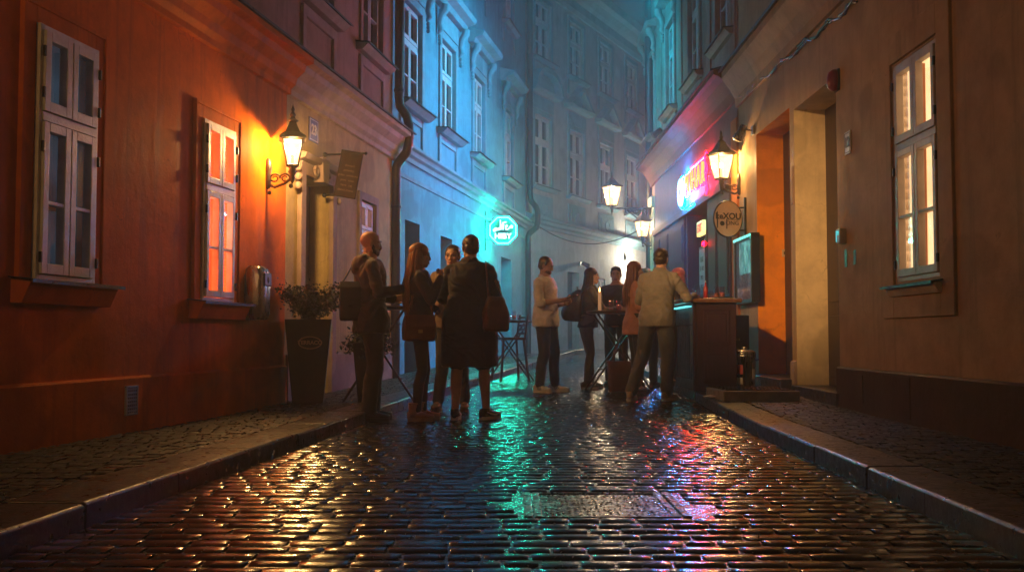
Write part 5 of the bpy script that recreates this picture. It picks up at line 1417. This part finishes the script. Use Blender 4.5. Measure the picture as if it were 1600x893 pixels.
    def top(s, name, mat, hem, hemr, sleeve='long', g=.016, amp=.007, collar=.0, hood=False, waist=None, fz=16, loose=1.0):
        J, k = s.J, s.k; t = MB()
        if s.fem: base = [(1.07, .128, .095), (1.2, .138, .102), (1.3, .15, .122), (1.41, .142, .088), (1.468, .082, .06)]
        else: base = [(1.07, .150, .108), (1.2, .162, .115), (1.32, .178, .122), (1.41, .170, .098), (1.468, .098, .070)]
        if waist: base[0] = (1.07, waist[0], waist[1])
        rings = [(hem, hemr[0], hemr[1])]
        if hem < .88: rings.append((.95, (hemr[0] + base[0][1] + .03) / 2, (hemr[1] + base[0][2] + .025) / 2))
        rings += [r for r in base if r[0] > hem + .05]
        s.torso(t, rings, g * loose)
        for sd in 'LR':
            sh, e, w = J['s' + sd], J['e' + sd], J['w' + sd]; q = .87 if s.fem else 1
            if sleeve == 'long': t.limb([sh, sh.lerp(e, .5), e, e.lerp(w, .5), e.lerp(w, .95)], [x * k * q * (1 + (loose - 1) * .4) for x in (.060, .057, .051, .047, .042)]); t.limb([s.P(math.copysign(.055, sh.x), -.012, 1.452), s.P(math.copysign(.12, sh.x), -.015, 1.425), sh], [.045 * k * q, .052 * k * q, .058 * k * q])
            elif sleeve == 'rolled': t.limb([sh, sh.lerp(e, .5), e, e.lerp(w, .12)], [x * k * q for x in (.060, .056, .052, .053)]); t.limb([s.P(math.copysign(.055, sh.x), -.012, 1.452), s.P(math.copysign(.12, sh.x), -.015, 1.425), sh], [.045 * k * q, .052 * k * q, .058 * k * q])
            else: t.limb([sh, sh.lerp(e, .35), sh.lerp(e, .62)], [x * k * q for x in (.060, .057, .056)]); t.limb([s.P(math.copysign(.055, sh.x), -.012, 1.452), s.P(math.copysign(.12, sh.x), -.015, 1.425), sh], [.045 * k * q, .052 * k * q, .058 * k * q])
        if collar:
            nb = s.P(0, -.010, 1.462); pts = [nb + V((.066 * k * math.cos(a) * (.85 if s.fem else 1), .062 * k * math.sin(a) * (.9 if s.fem else 1), (.018 - .022 * math.sin(a)) * k)) for a in [i * math.pi / 8 for i in range(16)]]
            t.tube(pts, collar * k, 8, closed=True)
        if hood:
            for a in range(7):
                q = (a / 6 - .5) * 2.4; t.ball(s.P(.10 * math.sin(q), -.055 - .05 * math.cos(q), 1.475 - .02 * math.cos(q)), (.05 * k, .045 * k, .05 * k), 12, 8)
            t.ball(s.P(0, -.13, 1.40), (.085 * k, .045 * k, .075 * k), 14, 9)
        return s.garment(name, mat, t, amp, .010, fz)
    def trousers(s, mat, r=(.100, .082, .070, .064, .060), end=.93, name='trousers', amp=.006, top_z=1.06, fz=13, hipr=None):
        J, k = s.J, s.k; t = MB(); hr = hipr or ((.172, .122) if s.fem else (.165, .12))
        s.torso(t, [(.88, hr[0] * .9, hr[1] * .9), (.96, hr[0], hr[1]), (top_z, hr[0] - .02, hr[1] - .012)], .006)
        for sd in 'LR':
            h, kn, a = J['h' + sd], J['k' + sd], J['a' + sd]; cm = kn.lerp(a, .35) + V((0, -.015 * k, 0))
            pts = [h, h.lerp(kn, .5), kn, cm, kn.lerp(a, end)]; rr = list(r)
            if end <= 0: pts = [h, h.lerp(kn, .5), h.lerp(kn, .5 + .5 * (1 + end))]; rr = list(r[:2]) + [r[1]]
            t.limb(pts, [x * k for x in rr])
        return s.garment(name, mat, t, amp, .010, fz)
    def shoes(s, up, sole=None, toe=(6, -6), L=.275, boot=0, stripes=None, sole_h=.024, flash=None):
        k = s.k
        for sd, ang in zip('LR', toe):
            a = s.J['a' + sd]; gx = V((a.x, a.y, a.z - .085 * k)); b = MB()
            b.T = Matrix.Translation(gx) @ Matrix.Rotation(R(ang), 4, 'Z') @ Matrix.Diagonal((k, k, k, 1))
            w = .043 if s.fem else .048; y0 = -.085; S = L / .275
            ux, uz_ = V((1, 0, 0)), V((0, 0, 1))
            sec = [(-.005, .018, .02, .045), (.02, .032, .034, .052), (.07, .038, .040, .058), (.12, .040, .036, .052), (.17, .047, .030, .042), (.22, .046, .024, .034), (.26, .034, .018, .028), (.28, .012, .008, .024)]
            b.loft([((0, y0 + y * S, sole_h + h_ * .62), wd * w / .048, h_ * .72, ux, uz_) for (y, wd, _, h_) in sec], 16, 0, power=2.6)
            b.loft([((0, y0 + .055, .05), .036, .05), ((0, y0 + .06, .085), .040, .050), ((0, y0 + .068, .10 + boot), .046 + boot * .06, .054 + boot * .06), ((0, y0 + .068, .105 + boot), .036, .044)], 16)
            # sole
            prof = [(.0, .018), (.02, .034), (.08, .037), (.17, .050), (.225, .048), (.265, .034), (.282, .010)]
            ol = [(wd * w / .048, y0 + y * S) for y, wd in prof] + [(-wd * w / .048, y0 + y * S) for y, wd in reversed(prof)]
            n = len(ol); vs = [(x, y, 0) for x, y in ol] + [(x, y, sole_h + .006) for x, y in ol]
            b.add(vs, [(i, (i + 1) % n, n + (i + 1) % n, n + i) for i in range(n)] + [tuple(reversed(range(n))), tuple(range(n, 2 * n))], 1)
            for q in range(5):           # laces
                yy = y0 + .115 + q * .018; b.tube([(-.02, yy, sole_h + .084 - q * .0075), (0, yy, sole_h + .092 - q * .0075), (.02, yy, sole_h + .084 - q * .0075)], .0028, 5, 2)
            if stripes:
                for sx in (-1, 1):
                    for q in range(3):
                        yy = y0 + .085 + q * .024; b.tube([(sx * .040 * w / .048, yy + .018, sole_h + .012), (sx * .0415 * w / .048, yy, sole_h + .036), (sx * .030 * w / .048, yy - .012, sole_h + .066)], .0055, 5, 3)
            if boot:
                b.tube([(.047 * math.cos(q), y0 + .068 + .055 * math.sin(q), .10 + boot) for q in [i * math.pi / 8 for i in range(16)]], .009, 7, 0, closed=True)
            if flash:
                for sx in (-1, 1): b.tube([(sx * .042, y0 + .205, sole_h + .030), (sx * .047, y0 + .17, sole_h + .016), (sx * .044, y0 + .12, sole_h + .026), (sx * .036, y0 + .05, sole_h + .052)], [.004, .010, .008, .003], 6, 3)
            b.build('shoe', [up, sole or up, stripes or up, flash or stripes or up], s.root, fix=False)
    def hair_cap(s, mat, grow=1.0, back=0, name='hair', front=.0, amp=.004, ball2=None, fringe=0):
        b = MB(); b.T = s.HM()
        b.ball((0, -.024 + front, .048), (.078 * grow, .094 * grow, .080 * grow), 22, 14); b.ball((0, -.045, .0), (.074 * grow, .066 * grow, .072), 18, 12)
        for sx in (-1, 1): b.ball((sx * .066, .004, .034), (.014, .026, .032), 12, 8)
        if fringe: b.limb([(-.05, .052, .092), (0, .066, .098), (.05, .052, .092)], [.018, .02, .018], 10)
        if ball2: b.ball(*ball2)
        me = remesh(b, .006, 2); wrinkle(me, amp, s.seed, 30, 22); me.materials.append(mat); return link(name, me, s.root)
    def long_hair(s, mat, length=.42, grow=1.02, spread=.085, n=90, name='hair', forward=.0, wave=.02):
        b = MB(); HM = s.HM(); b.T = HM
        b.ball((0, -.022, .046), (.081 * grow, .098 * grow, .084 * grow), 22, 14); b.ball((0, -.042, -.012), (.079 * grow, .072 * grow, .085), 18, 12)
        cap = remesh(b, .007, 2); wrinkle(cap, .004, s.seed, 10, 24)
        o = MB(); o.merge_mesh(cap, None, 0, True)
        for i in range(n):               # locks falling from the crown over neck and back
            a = rnd.uniform(-2.1, 2.1); rr = rnd.uniform(.75, 1.06)
            p0 = HM @ V((.070 * math.sin(a) * rr, -.03 - .062 * math.cos(a) * rr, .06)); p1 = HM @ V((.088 * math.sin(a) * rr, -.03 - .078 * math.cos(a) * rr + forward * abs(math.sin(a)), -.03)); p2 = HM @ V((.090 * math.sin(a) * rr, -.035 - .082 * math.cos(a) * rr + forward * abs(math.sin(a)), -.11))
            L = length * rnd.uniform(.72, 1.05); ph = rnd.uniform(0, 6.28)
            p3 = V((p2.x * 1.0 + spread * math.sin(a) * .4, p2.y - .02 - .03 * math.cos(a), p2.z - L * .5)) + V((wave * math.sin(ph), 0, 0)); p4 = p3 + V((wave * math.sin(ph + 2) + .01 * math.sin(a), .005, -L * .5))
            w = rnd.uniform(.010, .017); o.tube([p0, p0.lerp(p1, .5), p1, p2, p2.lerp(p3, .5) + V((wave * .4 * math.sin(ph + 1), 0, 0)), p3, p4], [w * .5, w, w, w * .95, w * .85, w * .7, w * .15], 6)
        return o.build(name, mat, s.root, fix=False)
HANG_L = ((.0, .12, -1), (1, .2, 0), .35, .4); HANG_R = ((.0, .12, -1), (-1, .2, 0), .35, .4)

def strap(mb, pts, w=.014, t=.004):
    mb.tube(pts, w * .5, 6)

# 1 ---- bald bearded man, dark hooded jacket, drink in hand
p = G(583, 656); p.x = (580 - 800) / 1600 * p.y
a = Person('bald bearded man in a dark hooded jacket, holding a drink, shoulder bag on his back', 'person', p, -72, 1.83, lean=(0, -.02), head=(-4, -6),
           arms={'eR': (.255, .02, 1.15), 'wR': (.20, .26, 1.20), 'eL': (-.24, .0, 1.14), 'wL': (-.12, .24, 1.12)}, legs={'aL': (-.12, .04, .085), 'kL': (-.10, .07, .5), 'aR': (.12, -.04, .085)})
M['beard'] = hairmat('dark_beard', (.03, .02, .014))
a.body({'R': ((-.25, .9, .25), (-1, -.1, .1), 1.0, .7), 'L': ((.45, .85, .1), (.9, -.4, .1), .8, .6)}, M['beard'])
b = MB(); b.T = a.HM(); b.ball((0, .035, -.075), (.060, .058, .048), 18, 12); b.limb([(-.066, .0, -.01), (-.05, .04, -.07)], [.012, .02]); b.limb([(.066, 0, -.01), (.05, .04, -.07)], [.012, .02]); b.limb([(-.02, .088, -.048), (.02, .088, -.048)], [.006, .006])
me = remesh(b, .005, 2); wrinkle(me, .003, 3, 30, 30); me.materials.append(M['beard']); link('beard', me, a.root)
a.top('jacket', cloth('charcoal_jacket', (.036, .027, .024), .75), .80, (.188, .148), 'long', .020, .010, .024, True)
a.trousers(M['denim'], (.105, .088, .076, .072, .070)); a.shoes(pmat('dark_brown_shoe', (.025, .016, .012), None, 7, .4), toe=(10, -10))
g_ = a.W(a.J['wR'] + V((-.035, .095, -.01)))
drink('drink with amber beer held by the bald man', (g_.x, g_.y, g_.z), .15, .034, .45)
def shoulder_bag(label, per, top_l, bag_c, size, mat, rz, flap=True, top2=None, kind='shoulder_bag'):
    """bag whose strap runs up to a shoulder point (person space)"""
    c = per.W(bag_c); t = thing(kind, label, 'bag', c, per.yaw + R(rz))
    inv = Matrix.Rotation(-(per.yaw + R(rz)), 3, 'Z')
    w, d, h = size
    b = MB(); b.loft([((0, 0, -h / 2), w * .46, d * .40), ((0, 0, -h / 2 + .02), w * .5, d * .5), ((0, 0, 0), w * .5, d * .52), ((0, 0, h * .38), w * (.46 if flap else .36), d * .36), ((0, 0, h / 2), w * (.44 if flap else .30), d * .22)], 24, power=4)
    me = remesh(b, .008, 2); wrinkle(me, .005, rnd.uniform(0, 9), 9, 9); me.materials.append(mat); link('body', me, t)
    if flap:
        f = MB(); pr = [(-d * .30, h * .5 + .004), (d * .16, h * .5 + .012), (d * .46, h * .38), (d * .575, h * .1), (d * .565, -h * .12), (d * .535, -h * .12), (d * .54, h * .1), (d * .42, h * .35), (d * .12, h * .5 - .004), (-d * .30, h * .5 - .010)]
        f.T = Matrix.Rotation(math.pi, 4, 'Z') ; f.extrude_u(-w * .48, w * .48, pr); f.build('flap', mat, t, bevel=.004)
        k = MB(); k.T = f.T; k.box(-.02, .02, d * .55, d * .60, -h * .12 - .012, -h * .12 + .018); k.build('clasp', pmat('brass_clasp', (.5, .36, .14), None, 6, .3, metal=1) if mat is not M['blackleather'] else M['black'], t, bevel=.003)
    sp = MB()
    for e, dy in ((-1, 0), (1, 0)):
        p0 = V((e * w * (.44 if flap else .28), 0, h * .44)); p2 = inv @ (per.W(top_l) - c); q = inv @ (per.W(top2) - c) if (top2 and e == 1) else p2
        sp.tube([p0, p0.lerp(q, .33) + V((0, 0, .0)), p0.lerp(q, .7), q], .009, 6)
    sp.build('strap', mat, t)
    return t
shoulder_bag('black shoulder bag hanging behind the bald man', a, a.P(-.10, -.10, 1.50), a.P(.06, -.20, 1.08), (.20, .13, .36), M['blackleather'], 84, True, a.P(.06, -.10, 1.50))

# 2 ---- long haired woman, hand at her mouth
p = G(657, 657); p.x = (655 - 800) / 1600 * p.y
a = Person('long haired woman in a short denim jacket and tan boots, hand at her mouth', 'person', p, -80, 1.70, True, head=(0, -3), skin_m=M['skin2'],
           arms={'eR': (.20, .10, 1.17), 'wR': (.11, .20, 1.40), 'eL': (-.20, .02, 1.14), 'wL': (-.06, .19, 1.08)}, legs={'aR': (.085, -.03, .085), 'aL': (-.10, .05, .085), 'kL': (-.09, .07, .5)})
hm = hairmat('light_brown_hair', (.36, .19, .08))
a.body({'R': ((-.45, .1, .85), (-.6, -.7, 0), .9, .6), 'L': ((.8, .5, .1), (.3, -.6, .6), .6, .5)}, hairmat('brown_brow', (.09, .05, .03)))
a.long_hair(hm, .44, 1.02, .1, 120)
a.top('jacket', cloth('worn_denim_jacket', (.06, .064, .095), .8, c2=(.028, .03, .045)), .79, (.195, .148), 'long', .018, .010, .022, waist=(.145, .11))
a.trousers(cloth('black_leggings', (.022, .022, .026), .6), (.088, .070, .053, .054, .042), amp=.003)
a.shoes(pmat('tan_suede', (.34, .17, .07), (.22, .11, .045), 9, .7, 0, .3, 60), pmat('tan_sole', (.25, .14, .07), None, 7, .6), boot=.075, toe=(8, -4), L=.255, sole_h=.03)
shoulder_bag('brown leather satchel at the hip of the long haired woman', a, a.P(.04, .02, 1.49), a.P(.215, -.01, .90), (.29, .11, .235), M['leather'], 90, True, a.P(-.02, .03, 1.49))

# 3 ---- man facing the camera between them
p = G(708, 641); p.x = (707 - 800) / 1600 * p.y
a = Person('man in a khaki jacket and jeans facing the camera between two friends', 'person', p, 176, 1.76, head=(-8, -2), skin_m=M['skin2'],
           arms={'eL': (-.25, .02, 1.14), 'wL': (-.15, .22, 1.13), 'eR': (.25, .03, 1.14), 'wR': (.15, .24, 1.12)}, legs={'aL': (-.13, .0, .085), 'aR': (.15, .0, .085)})
hb = hairmat('short_brown_hair', (.055, .032, .02))
a.body({'R': ((-.5, .8, .1), (-.5, -.6, .2), .9, .6), 'L': ((.5, .8, .1), (.5, -.6, .2), .9, .6)}, hb); a.hair_cap(hb)
a.top('jacket', cloth('khaki_jacket', (.20, .145, .085), .8), .86, (.178, .135), 'long', .018, .009, .022)
a.trousers(M['denim']); a.shoes(pmat('brown_boot', (.06, .034, .02), None, 7, .5), boot=.03)

# 4 ---- man in long black coat, bare calves, seen from behind
p = G(739, 655); p.x = (734 - 800) / 1600 * p.y
a = Person('man in a long black coat and bare calves, seen from behind, bag on his shoulder', 'person', p, -8, 1.79, head=(28, -4), lean=(0, .01),
           arms={'eL': (-.27, .03, 1.15), 'wL': (-.16, .24, 1.12), 'eR': (.25, .06, 1.15), 'wR': (.16, .26, 1.10)}, legs={'aL': (-.135, -.02, .085), 'kL': (-.12, .01, .5), 'aR': (.155, .03, .085), 'kR': (.13, .04, .5)})
hd_ = hairmat('dark_hair', (.032, .022, .018))
a.body({'R': ((-.4, .9, .1), (-.6, -.5, .3), .9, .6), 'L': ((.4, .9, .1), (.6, -.5, .3), .9, .6)}, hd_); a.hair_cap(hd_, 1.0)
a.top('coat', cloth('black_wool_coat', (.019, .018, .021), .8), .50, (.235, .165), 'long', .028, .010, .03, waist=(.185, .13), loose=1.25)
a.trousers(M['blackcloth'], (.11, .10, .1, .1, .1), -.25, 'shorts')
a.shoes(pmat('black_sneaker', (.022, .02, .02), None, 9, .5, 0, .3, 90), M['sole'], toe=(6, -32), flash=M['sole'])
b = MB()                                 # pale swoosh-like side flash on the sneakers
BAG4 = shoulder_bag('brown leather shoulder bag hanging at the right side of the black coat', a, a.P(.165, -.075, 1.485), a.P(.265, -.12, .99), (.25, .15, .33), M['leather'], 28, False, a.P(.165, .03, 1.485))

# 5 ---- man looking at a phone
p = G(852, 612.5); p.x = (853 - 800) / 1600 * p.y
a = Person('man in a pale rolled-sleeve shirt and white sneakers looking at a phone', 'person', p, -118, 1.78, head=(8, -16), lean=(0, -.01),
           arms={'eR': (.24, .03, 1.13), 'wR': (.10, .28, 1.17), 'eL': (-.235, .02, 1.13), 'wL': (-.03, .27, 1.13)}, legs={'aL': (-.16, .05, .085), 'kL': (-.13, .06, .5), 'aR': (.12, -.04, .085)})
hs = hairmat('cropped_grey_brown_hair', (.10, .07, .055))
a.body({'R': ((-.25, .95, .2), (-.6, .1, .75), .8, .7), 'L': ((.5, .8, .1), (.4, -.3, .8), .7, .5)}, hs); a.hair_cap(hs, .985, amp=.002)
b = MB(); b.T = a.HM(); b.ball((0, .035, -.075), (.058, .055, .045), 16, 10); me = remesh(b, .005, 2); wrinkle(me, .003, 3, 30, 30); me.materials.append(hs); link('beard', me, a.root)
a.top('shirt', cloth('pale_pink_shirt', (.80, .73, .73), .75), .84, (.180, .138), 'rolled', .016, .009, .020, waist=(.168, .125))
a.trousers(cloth('black_jeans', (.018, .018, .022), .8), (.104, .086, .073, .068, .062)); a.shoes(pmat('white_leather', (.62, .58, .55), (.5, .46, .43), 8, .45), M['sole'], toe=(12, -10), stripes=M['ink'])
w_ = a.W(a.J['wR'] + V((-.03, .125, .045))); t = thing('phone', 'black phone in the hand of the man in the pale shirt', 'phone', w_, a.yaw + R(10))
b = MB(); b.obox((0, 0, 0), (.072, .145, .010), Matrix.Rotation(R(18), 3, 'X')); b.build('case', M['ink'], t, bevel=.004)
b = MB(); b.obox((0, -.002, .0062), (.064, .13, .001), Matrix.Rotation(R(18), 3, 'X')); b.build('screen', pmat('dark_screen', (.02, .03, .04), None, 5, .1), t)

# 6 ---- woman with backpack
p = G(921, 607); p.x = (918 - 800) / 1600 * p.y
a = Person('dark haired woman with a black backpack leaning on the candle table', 'person', p, -84, 1.66, True, lean=(0, .07), head=(-8, 0), skin_m=M['skin2'],
           arms={'eR': (.20, .20, 1.12), 'wR': (.12, .40, 1.15), 'eL': (-.20, .20, 1.12), 'wL': (-.08, .42, 1.12)}, legs={'hL': (-.085, -.03, .93), 'hR': (.085, -.03, .93), 'kL': (-.09, .05, .5), 'aL': (-.10, .08, .085), 'aR': (.09, -.03, .085)})
hw_ = hairmat('black_brown_hair', (.04, .022, .018))
a.body({'R': ((-.1, .95, .15), (-1, 0, .1), .9, .7), 'L': ((.2, .95, 0), (.8, 0, -.4), .7, .6)}, hw_); a.long_hair(hw_, .32, 1.0, .07, 90)
a.top('jacket', cloth('black_jacket', (.022, .022, .026), .7), .88, (.172, .132), 'long', .016, .008, .018)
a.trousers(cloth('grey_taupe_chinos', (.17, .13, .11), .8), (.094, .075, .060, .055, .048)); a.shoes(pmat('grey_trainer', (.2, .15, .13), None, 9, .6), M['sole'], toe=(6, -4), L=.25)
c = a.W(a.P(0, -.235, 1.20)); t = thing('backpack', 'round black backpack on the back of the dark haired woman', 'backpack', c, a.yaw)
b = MB(); b.loft([((0, .07, -.22), .12, .05), ((0, .0, -.21), .14, .11), ((0, -.02, -.08), .155, .13), ((0, .01, .08), .145, .115), ((0, .05, .17), .11, .075), ((0, .09, .21), .06, .03)], 22, power=2.8)
b.ball((0, -.11, -.11), (.11, .05, .09), 14, 9); me = remesh(b, .009, 3); wrinkle(me, .005, 5, 9, 9); me.materials.append(M['blackleather']); link('body', me, t)
for sx in (-1, 1):
    b = MB(); b.tube([(sx * .08, .11, .17), (sx * .10, .17, .255), (sx * .115, .28, .26), (sx * .125, .37, .12), (sx * .13, .36, -.02), (sx * .14, .22, -.14), (sx * .10, .06, -.18)], .016, 8); b.build('strap', M['blackleather'], t)
b = MB(); b.tube([(-.03, .07, .20), (-.025, .06, .25), (.025, .06, .25), (.03, .07, .20)], .008, 6); b.build('handle', pmat('grey_webbing', (.25, .25, .27), None, 7, .6), t)

# 7 ---- man in dark t-shirt behind the table, facing us
p = V(((963 - 800) / 1600 * 14.5, 14.5, gz(14.5)))
a = Person('man in a dark tee facing the camera behind the candle table', 'person', p, 165, 1.70, head=(6, -3),
           arms={'eR': (.25, .06, 1.15), 'wR': (.17, .30, 1.12), 'eL': (-.25, .06, 1.15), 'wL': (-.17, .30, 1.12)})
hk = hairmat('dark_brown_hair', (.045, .03, .024))
a.body({'R': ((-.3, .9, 0), (-.6, 0, -.5), .8, .6), 'L': ((.3, .9, 0), (.6, 0, -.5), .8, .6)}, hk); a.hair_cap(hk, 1.01, fringe=1)
a.top('tee', cloth('navy_tee', (.030, .036, .048), .85), .88, (.172, .128), 'short', .012, .006, .012)
a.trousers(cloth('grey_blue_jeans', (.06, .065, .08), .8)); a.shoes(pmat('black_shoe', (.02, .02, .02), None, 7, .5))

# 8 ---- red haired woman in the pink jacket
p = V(((992 - 800) / 1600 * 13.1, 13.1, gz(13.1)))
a = Person('auburn haired woman in a fitted salmon pink jacket and black leggings', 'person', p, -82, 1.70, True, head=(-4, 0), skin_m=M['skin2'],
           arms={'eR': (.20, .0, 1.13), 'wR': (.12, .22, 1.08), 'eL': (-.19, .04, 1.13), 'wL': (-.08, .24, 1.08)}, legs={'aL': (-.085, .06, .085), 'aR': (.08, -.03, .085)})
ha = hairmat('auburn_hair', (.20, .06, .03))
a.body({'R': ((-.4, .9, 0), (-.6, -.2, .5), .7, .5), 'L': ((.4, .9, 0), (.6, -.2, .5), .7, .5)}, ha); a.long_hair(ha, .36, 1.02, .07, 110)
a.top('jacket', cloth('salmon_jacket', (.52, .22, .155), .8), .78, (.192, .148), 'long', .015, .007, .018, waist=(.132, .10))
a.trousers(M['blackcloth'], (.090, .072, .056, .054, .044), amp=.003); a.shoes(pmat('dark_flat', (.03, .02, .02), None, 7, .5), L=.25)

# 9 ---- man in grey-olive shirt at the bar
p = G(1018, 623); p.y = 12.1; p.x = (1026 - 800) / 1600 * p.y; p.z = gz(p.y)
a = Person('man in an olive grey shirt and faded jeans leaning on the bar, seen from behind', 'person', p, -24, 1.80, head=(-6, -6), lean=(.055, .05),
           arms={'eR': (.335, .10, 1.17), 'wR': (.36, .33, 1.205), 'eL': (-.22, .05, 1.15), 'wL': (-.10, .27, 1.14)}, legs={'hL': (-.09, 0, .93), 'aL': (-.28, -.12, .085), 'kL': (-.17, .0, .51), 'aR': (.10, .04, .085), 'kR': (.11, .06, .5)})
hq = hairmat('brown_tousled_hair', (.045, .026, .018))
a.body({'R': ((.05, .95, -.05), (-.2, 0, -1), .5, .4), 'L': ((.4, .9, 0), (.6, -.2, .5), .7, .5)}, hq); a.hair_cap(hq, 1.05, amp=.007)
a.top('shirt', cloth('grey_shirt', (.25, .225, .20), .8), .85, (.182, .138), 'long', .017, .011, .022, waist=(.17, .125))
a.trousers(cloth('faded_jeans', (.105, .10, .10), .8, c2=(.05, .05, .055)), (.108, .09, .078, .074, .07)); a.shoes(pmat('pale_trainer', (.42, .34, .28), None, 9, .55), M['sole'], toe=(4, -18))

# 10, 11 ---- two heads beyond the bar
p = V(((1059 - 800) / 1600 * 13.95, 13.95, gz(13.95) + .05))
a = Person('pink haired woman half hidden beyond the man at the bar', 'person', p, 62, 1.60, True, head=(6, 0), skin_m=M['skin2'])
hp = hairmat('pink_hair', (.62, .14, .18)); a.body({'R': HANG_R, 'L': HANG_L}, hp); a.long_hair(hp, .34, 1.08, .09, 90)
a.top('jacket', cloth('black_top', (.03, .022, .028), .8), .84, (.18, .14), 'long', .016, .007, .018); a.trousers(M['blackcloth'], (.09, .072, .056, .054, .044)); a.shoes(pmat('dark_shoe', (.03, .02, .02), None, 7, .5))
p = V(((1010 - 800) / 1600 * 14.3, 14.3, gz(14.3)))
a = Person('person with pale blue cropped hair behind the auburn woman and the bar man', 'person', p, -30, 1.66, True, head=(0, 0), skin_m=M['skin2'])
ht = hairmat('pale_blue_hair', (.16, .36, .44)); a.body({'R': HANG_R, 'L': HANG_L}, ht); a.hair_cap(ht, 1.08, amp=.006)
a.top('jacket', cloth('dark_blue_jacket', (.03, .04, .055), .8), .84, (.18, .14), 'long', .016, .007, .018); a.trousers(M['denim']); a.shoes(pmat('dark_shoe', (.03, .02, .02), None, 7, .5))
# ------------------------------------------------------------------ air, sky, camera
m = bpy.data.materials.new('mist'); m.use_nodes = True; nt = m.node_tree; nt.nodes.clear()
out = nt.nodes.new('ShaderNodeOutputMaterial'); pv = nt.nodes.new('ShaderNodeVolumePrincipled')
pv.inputs['Color'].default_value = (.86, .9, .93, 1); pv.inputs['Density'].default_value = HAZE; pv.inputs['Anisotropy'].default_value = .35
nt.links.new(pv.outputs[0], out.inputs['Volume'])
b = MB(); b.box(-32, 34, -9, 60, -1.4, 20); o = b.build('haze', m); o['kind'] = 'stuff'

w = bpy.data.worlds.new('World'); scene.world = w; w.use_nodes = True; nt = w.node_tree
sky = nt.nodes.new('ShaderNodeTexSky'); sky.sky_type = 'NISHITA'; sky.sun_disc = False
sky.sun_elevation = R(4); sky.sun_rotation = R(200); sky.altitude = 0
nt.links.new(sky.outputs[0], nt.nodes['Background'].inputs['Color']); nt.nodes['Background'].inputs['Strength'].default_value = SKY_S
L = bpy.data.lights.new('moon', 'SUN'); L.energy = .004; L.angle = R(.5); L.color = (1, .95, .85)
o = bpy.data.objects.new('moon', L); COL.objects.link(o); o.rotation_euler = (R(86), 0, R(200))

cam = bpy.data.cameras.new('camera'); cam.sensor_width = 36; cam.lens = 36; cam.clip_end = 500; cam.clip_start = .05
o = bpy.data.objects.new('camera', cam); COL.objects.link(o); o.location = (0, 0, CAM_Z); o.rotation_euler = (R(90) + PITCH, 0, 0); scene.camera = o
scene.view_settings.view_transform = 'Standard'; scene.view_settings.look = 'None'; scene.view_settings.exposure = EXPO; scene.view_settings.gamma = 1
scene.render.engine = 'CYCLES'; cy = scene.cycles
cy.use_denoising = True; cy.denoiser = 'OPENIMAGEDENOISE'; cy.max_bounces = 6; cy.diffuse_bounces = 3; cy.glossy_bounces = 3; cy.transparent_max_bounces = 12; cy.volume_bounces = 1
cy.caustics_reflective = False; cy.caustics_refractive = False; cy.sample_clamp_indirect = 4; cy.use_adaptive_sampling = True; cy.adaptive_threshold = .015
